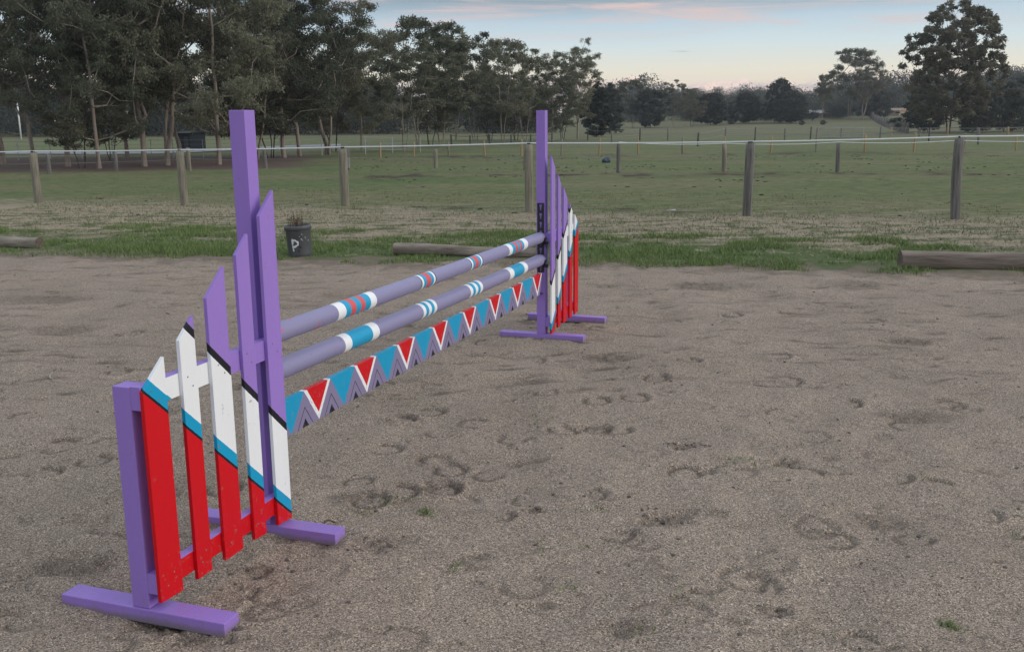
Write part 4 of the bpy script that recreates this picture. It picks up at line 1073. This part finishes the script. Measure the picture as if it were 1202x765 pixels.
# ------------------------------------------------------------------ oval, shed, houses behind the trees
M_SHED = mat_simple('dark_green_steel', (0.016, 0.024, 0.030), 0.95, 0.3, 6, bump_d=0)
M_ROOFW = mat_simple('pale_roof_sheet', (0.36, 0.36, 0.37), 0.6, 0.12, 4, bump_d=0)
M_BRICK = mat_simple('tan_house_wall', (0.30, 0.22, 0.16), 0.85, 0.25, 4, bump_d=0)
M_GLASS = mat_simple('dark_window_glass', (0.02, 0.025, 0.03), 0.15, 0.2, 3, bump_d=0)
M_PATH = mat_simple('pale_gravel', (0.26, 0.26, 0.27), 0.9, 0.25, 3, bump_d=0)
M_PAD = mat_simple('green_goal_pad', (0.05, 0.22, 0.09), 0.6, 0.2, 4, bump_d=0)
def make_path():
    pts = [(-60, 180.5), (60, 180), (130, 180.5), (180, 180), (230, 178), (270, 176), (330, 173), (400, 171)]
    V, Fq = [], []
    for i, (u, v) in enumerate(pts):
        for dv in (1.6, -1.2): p = at(u, v + dv); V.append((p.x, p.y, float(macro(p.x, p.y)) + .045))
        if i: k = 2*i; Fq.append((k - 2, k, k + 1, k - 1))
    link('path', mesh_np('path', V, Fq, M_PATH))['kind'] = 'structure'
make_path()
def make_shed(label, u0, u1, vb, vt, depth, wall, roofm, name='shed', cat='shed', pitch=.18, windows=0, door=True):
    a, b_ = at(u0, vb), at(u1, vb); h = height_at(a, vt); L = (b_ - a).xy.length; ang = math.atan2(b_.y - a.y, b_.x - a.x)
    t = thing(name, label, cat, a, ang); hw = h*(1 - pitch)
    bm = bmesh.new(); box(bm, 0, L, 0, depth, -.2, hw); bm_obj('wall', bm, wall, t)
    bm = bmesh.new(); o = .12
    v = [bm.verts.new(c) for c in ((-o, -o, hw + .003), (L + o, -o, hw + .003), (L + o, depth + o, hw + .003), (-o, depth + o, hw + .003), (-o, depth/2, h), (L + o, depth/2, h))]
    for f in ((0, 1, 5, 4), (2, 3, 4, 5), (0, 4, 3), (1, 2, 5), (3, 2, 1, 0)): bm.faces.new([v[i] for i in f])
    bm_obj('roof', bm, roofm, t)
    if door:
        bm = bmesh.new(); box(bm, L*.55, L*.85, -.03, -.002, 0, hw*.82); bm_obj('door', bm, M_DARKPOST, t)
    for k in range(windows):
        x = L*(.12 + .76*k/max(1, windows - 1)) - .5
        bm = bmesh.new(); box(bm, x, x + 1.1, -.04, -.002, hw*.42, hw*.82); wd = bm_obj('window', bm, M_ROOFW, t)
        bm = bmesh.new(); box(bm, x + .08, x + 1.02, -.05, -.041, hw*.46, hw*.78); bm_obj('pane', bm, M_GLASS, wd)
    return t
make_shed('dark green steel shed behind the grove, left of the near upright', 209, 224, 177.5, 154, 1.6, M_SHED, M_SHED, pitch=.10)
make_shed('pale roofed house half hidden left of the big domed tree', 1076, 1102, 138, 124, 8, M_BRICK, M_ROOFW, 'house', 'house', .4, 2, False)
make_shed('low tan house at the head of the picket line', 1040, 1055, 136, 127, 7, M_BRICK, M_BRICK, 'house', 'house', .35, 2, False)
make_shed('pale roofed farm building low behind the far field trees', 937, 960, 139.0, 129.5, 8, M_DARKPOST, M_ROOFW, 'house', 'house', .4, 2, False)
for i, (u, vb, vt, lab) in enumerate([(25, 164, 117, 'white goal post furthest left on the oval, tall'), (67, 163, 138, 'short white goal post second from left on the oval'), (152, 163.5, 117, 'tall white goal post beside the green pad'), (90, 162, 135, 'short white goal post nearly hidden behind low gum')]):
    p = at(u, vb); h = height_at(p, vt); bm = bmesh.new(); tube_between(bm, Vector((0, 0, -.2)), Vector((0, 0, h)), .085, 10)
    o = bm_obj('goal_post', bm, M_WHITEP, None, smooth=True); o.location = p; tag(o, lab, 'goal post', 'white goal posts on the oval')
def make_pad():
    p = at(156, 164); h = height_at(p, 155); bm = bmesh.new(); box(bm, -.18, .18, -.15, .15, 0, h*.8)
    o = bm_obj('goal_pad', bm, M_PAD, bevel=.06); o.location = p; tag(o, 'bright green padding block standing by the tall goal post', 'pad')
make_pad()

def make_sack():
    p = at(712, 192.3); bm = bmesh.new(); bmesh.ops.create_icosphere(bm, subdivisions=3, radius=1)
    for v in bm.verts:
        c = v.co.copy(); n = mn.noise(c*1.6)*.28 + mn.noise(c*4)*.12
        k = max(0, c.z); v.co = Vector((c.x*.175*(1 - .45*k) + .03*k, c.y*.13*(1 - .4*k), max(-.02, (c.z*.5 + .28)*.28)))*(1 + n)
        v.co.z = max(v.co.z, -.02)
    o = bm_obj('feed_sack', bm, mat_simple('blue_grey_sacking', (0.055, 0.085, 0.13), 0.7, 0.5, 6, col2=(.02, .03, .05), bump_d=.01), None, smooth=False); o.location = (p.x, p.y, ground_z(p.x, p.y))
    tag(o, 'small crumpled blue grey sack lying in the paddock right of the far upright', 'sack')
    p = at(786, 249); bm = bmesh.new(); box(bm, -.10, .10, -.03, .03, 0, .012)
    for v in bm.verts: v.co.z += .03*abs(v.co.x)/.1*rnd.random(); v.co.y += rnd.uniform(-.02, .02)
    o = bm_obj('paper_scrap', bm, M_WHITEP); o.location = (p.x, p.y, ground_z(p.x, p.y) + .02); tag(o, 'white scrap of litter on the grass left of the grey fence post', 'litter')
    p = at(409, 197); h = .35; bm = bmesh.new(); box(bm, -.09, .09, -.07, .07, .12, .45)
    o = bm_obj('meter_box', bm, M_GALV, bevel=.01); g = at(408.5, 201.5); o.location = (g.x, g.y - .14, g.z); tag(o, 'small grey box fixed to a middle fence post right behind the bin side post', 'box')
make_sack()

# ------------------------------------------------------------------ grass, weeds, droppings
def mat_blade(name, ca, cb, cc):
    m, b, pr = new_mat(name); t = b.attr('tone').outputs['Fac']
    b.put(pr.inputs['Base Color'], b.ramp(t, [(0, ca), (.5, cb), (1, cc)])); pr.inputs['Roughness'].default_value = .6; pr.inputs['Specular IOR Level'].default_value = .25
    return m
M_GREEN = mat_blade('grass_blade', (0.075, 0.125, 0.034), (0.135, 0.20, 0.058), (0.21, 0.25, 0.10))
M_DRY = mat_blade('dry_blade', (0.19, 0.155, 0.105), (0.31, 0.26, 0.185), (0.46, 0.40, 0.30))
M_OLIVE = mat_blade('short_grass_blade', (0.075, 0.10, 0.038), (0.125, 0.145, 0.06), (0.22, 0.20, 0.12))
def blades(name, P, hgt, lay, width, mat, lab, seed, cat=None):
    R = np.random.RandomState(seed); n = len(P); hgt = np.broadcast_to(hgt, (n,))
    a = R.rand(n)*6.28; L = hgt*R.uniform(.6, 1.4, n); k = R.uniform(*lay, n)
    d = np.stack([np.cos(a)*k, np.sin(a)*k, np.sqrt(np.clip(1 - k*k, 0.01, 1))], 1)
    b2 = R.rand(n)*6.28; s_ = np.stack([np.cos(b2), np.sin(b2), np.zeros(n)], 1)*(width*R.uniform(.6, 1.4, n))[:, None]
    tip = P + d*L[:, None]; V = np.stack([P - s_, P + s_, tip], 1).reshape(-1, 3)
    me = mesh_np(name, V, np.arange(n*3).reshape(-1, 3), mat)
    at_ = me.attributes.new('tone', 'FLOAT', 'POINT'); at_.data.foreach_set('value', np.repeat(R.rand(n), 3).astype(np.float32))
    return tag(link(name, me), lab, cat, None, 'stuff')
def zgrid(xs, ys): return np.array([ground_z(x, y) for x, y in zip(xs, ys)])
def scatter(n, b0, b1, seed, fn):
    R = np.random.RandomState(seed); x = R.uniform(-9.6, 8.6, n); b_ = R.uniform(b0, b1, n)
    y = np.where(b_ < 1, edge_y(x) + b_*(fence_y(x) - edge_y(x)), fence_y(x) + (b_ - 1)*20)
    keep = R.rand(n) < fn(x, y, b_)
    x, y = x[keep], y[keep]; return np.stack([x, y, zgrid(x, y) - .006], 1)
tuftN = lambda x, y: vnoise(x, y*1.3, .24, 43)*.35 + vnoise(x, y*1.6, .6, 41)*.4 + vnoise(x, y*1.4, 1.7, 42)*.25
P = scatter(200000, -.03, .50, 1, lambda x, y, b_: np.clip((tuftN(x, y) - .44 - .45*np.clip(b_ - .22, 0, 1))*7, 0, 1)*np.clip((b_ + .03)/.06, 0, 1))
hg = .15*np.clip(tuftN(P[:, 0], P[:, 1]) - .22, .1, .6)
blades('grass', P, hg, (.2, .95), .0045, M_GREEN, 'lush short green grass along the arena edge', 1, 'grass')
P = scatter(90000, .08, 1.04, 2, lambda x, y, b_: np.clip((.62 - tuftN(x, y))*3, 0.06, 1)*np.clip((b_ - .08)/.25, 0, 1))
blades('dry_grass', P, .075, (.80, .995), .0045, M_DRY, 'flattened dry straw between the green edge and the near fence', 2, 'dry grass')
P = scatter(50000, .25, 1.25, 3, lambda x, y, b_: np.clip((tuftN(x, y) - .42)*6, 0, 1))
blades('paddock_grass', P, .05, (.3, .95), .006, M_OLIVE, 'short olive grass tufts around the near fence', 3, 'grass')

def tuft(label, u, v, n, r, h, seed):
    p = at(u, v); R = np.random.RandomState(seed); xy = R.randn(n, 2)*r*.5 + np.array([p.x, p.y])
    P = np.column_stack([xy, zgrid(xy[:, 0], xy[:, 1]) - .003]); o = blades('grass_tuft', P, h, (.3, .95), .0028, M_GREEN, label, seed, 'grass tuft')
    del o['kind']; o['group'] = 'grass tufts sprouting in the sand'
tuft('bright green grass tuft in open sand right of the nearer wing foot', 499, 603, 90, .045, .024, 1)
tuft('dark green grass tuft in the sand near the bottom right corner', 1118, 733, 70, .032, .028, 2)
tuft('small green tuft in the sand between hoof prints below the plank', 533, 664, 40, .03, .02, 3)
R = np.random.RandomState(9); xy = []
for (u, v, n, s_) in [(860, 548, 60, .16), (885, 545, 50, .12), (455, 590, 60, .10), (425, 600, 40, .06), (630, 490, 60, .2), (660, 640, 30, .12), (700, 600, 20, .05), (660, 475, 40, .2), (110, 570, 40, .12), (480, 470, 40, .15), (930, 520, 30, .1), (1080, 560, 20, .06), (800, 700, 20, .1), (950, 740, 25, .1), (670, 690, 15, .05), (1090, 420, 60, .4), (860, 430, 50, .4), (200, 480, 40, .2), (180, 430, 30, .2), (970, 600, 30, .2), (1196, 625, 20, .04), (690, 640, 12, .04), (770, 740, 30, .12)]:
    p = at(u, v); xy.append(R.randn(n, 2)*s_*np.array([.7, .35]) + np.array([p.x, p.y]))
xy = np.concatenate(xy); P = np.column_stack([xy, zgrid(xy[:, 0], xy[:, 1]) - .003])
blades('weeds', P, .020, (.3, .97), .0030, M_GREEN, 'sparse tiny weeds sprouting through the sand', 9, 'weeds')

def clods(name, pts, lab, mat, seed, cat, fl=(.4, .8)):
    R = np.random.RandomState(seed); bm = bmesh.new(); bmesh.ops.create_icosphere(bm, subdivisions=1, radius=1)
    B = np.array([v.co[:] for v in bm.verts]); Fb = np.array([[v.index for v in f.verts] for f in bm.faces]); bm.free()
    V, Fq = [], []
    for i, (x, y, r_) in enumerate(pts):
        v = B*(1 + R.uniform(-.35, .35, (len(B), 1)))*np.array([r_*R.uniform(.7, 1.5), r_*R.uniform(.7, 1.4), r_*R.uniform(*fl)])
        a = R.rand()*6.28; c, s_ = math.cos(a), math.sin(a); v = v@np.array([[c, s_, 0], [-s_, c, 0], [0, 0, 1]])
        V.append(v + np.array([x, y, ground_z(x, y) + r_*.2])); Fq.append(Fb + i*len(B))
    me = mesh_np(name, np.concatenate(V), np.concatenate(Fq), mat); tag(link(name, me), lab, cat, None, 'stuff')
M_CLOD = mat_simple('damp_soil_clod', (0.13, 0.105, 0.088), 0.95, 0.5, 40, bump_d=.003)
M_DUNG = mat_simple('horse_dung', (0.040, 0.030, 0.024), 0.95, 0.4, 20, bump_d=0)
R = random.Random(14); pts = []
for cx_, cy_, n, s_ in [(.84, 4.61, 22, .06), (.93, 4.58, 8, .03), (.6, 3.71, 18, .07), (-1.0, 2.83, 14, .08), (-.95, 3.3, 10, .06), (.87, 2.95, 10, .05), (.08, 3.83, 8, .03), (-.55, 3.5, 8, .08), (1.3, 4.35, 6, .05)]:
    for k in range(n): pts.append((cx_ + R.gauss(0, s_), cy_ + R.gauss(0, s_*.7), R.uniform(.003, .011)))
for k in range(800):
    y = 2.6*(11/2.6)**R.random(); x = R.uniform(-.66, .62)*y
    if y < edge_y(x): pts.append((x, y, R.choice([.003, .003, .004, .005, .008])*(.8 + y*.05)))
clods('soil_clods', pts, 'scattered small clods and pebbles on the sand', M_CLOD, 3, 'clods')
pts = []
for k in range(120):
    u = R.uniform(420, 1230); v = R.choice([R.gauss(187, 2), R.gauss(198, 2.5), R.uniform(183, 214)])
    g = at(u, max(v, 181)); n = R.randint(2, 6)
    for q in range(n): pts.append((g.x + R.gauss(0, .35), g.y + R.gauss(0, .2), R.uniform(.015, .05)))
for k in range(40):
    u = R.uniform(60, 1200); v = R.uniform(205, 262); g = at(u, v); pts.append((g.x, g.y, R.uniform(.02, .05)))
clods('horse_droppings', pts, 'dark horse droppings scattered over the paddock', M_DUNG, 5, 'droppings', (.15, .35))

# ------------------------------------------------------------------ evening haze over the far paddocks
def make_haze():
    bm = bmesh.new(); box(bm, -420, 420, -40, 560, -1.5, 26)
    m = bpy.data.materials.new('haze'); m.use_nodes = True; m.node_tree.nodes.clear(); b = NB(m.node_tree)
    v = b.new('ShaderNodeVolumePrincipled'); v.inputs['Color'].default_value = (0.80, 0.86, 0.95, 1); v.inputs['Density'].default_value = 0.0004
    v.inputs['Anisotropy'].default_value = 0.2
    o = b.new('ShaderNodeOutputMaterial'); b.l.new(v.outputs[0], o.inputs['Volume'])
    h = bm_obj('haze', bm, m); h['kind'] = 'stuff'; h['label'] = 'thin pale evening haze lying over the far paddocks and trees'
make_haze()
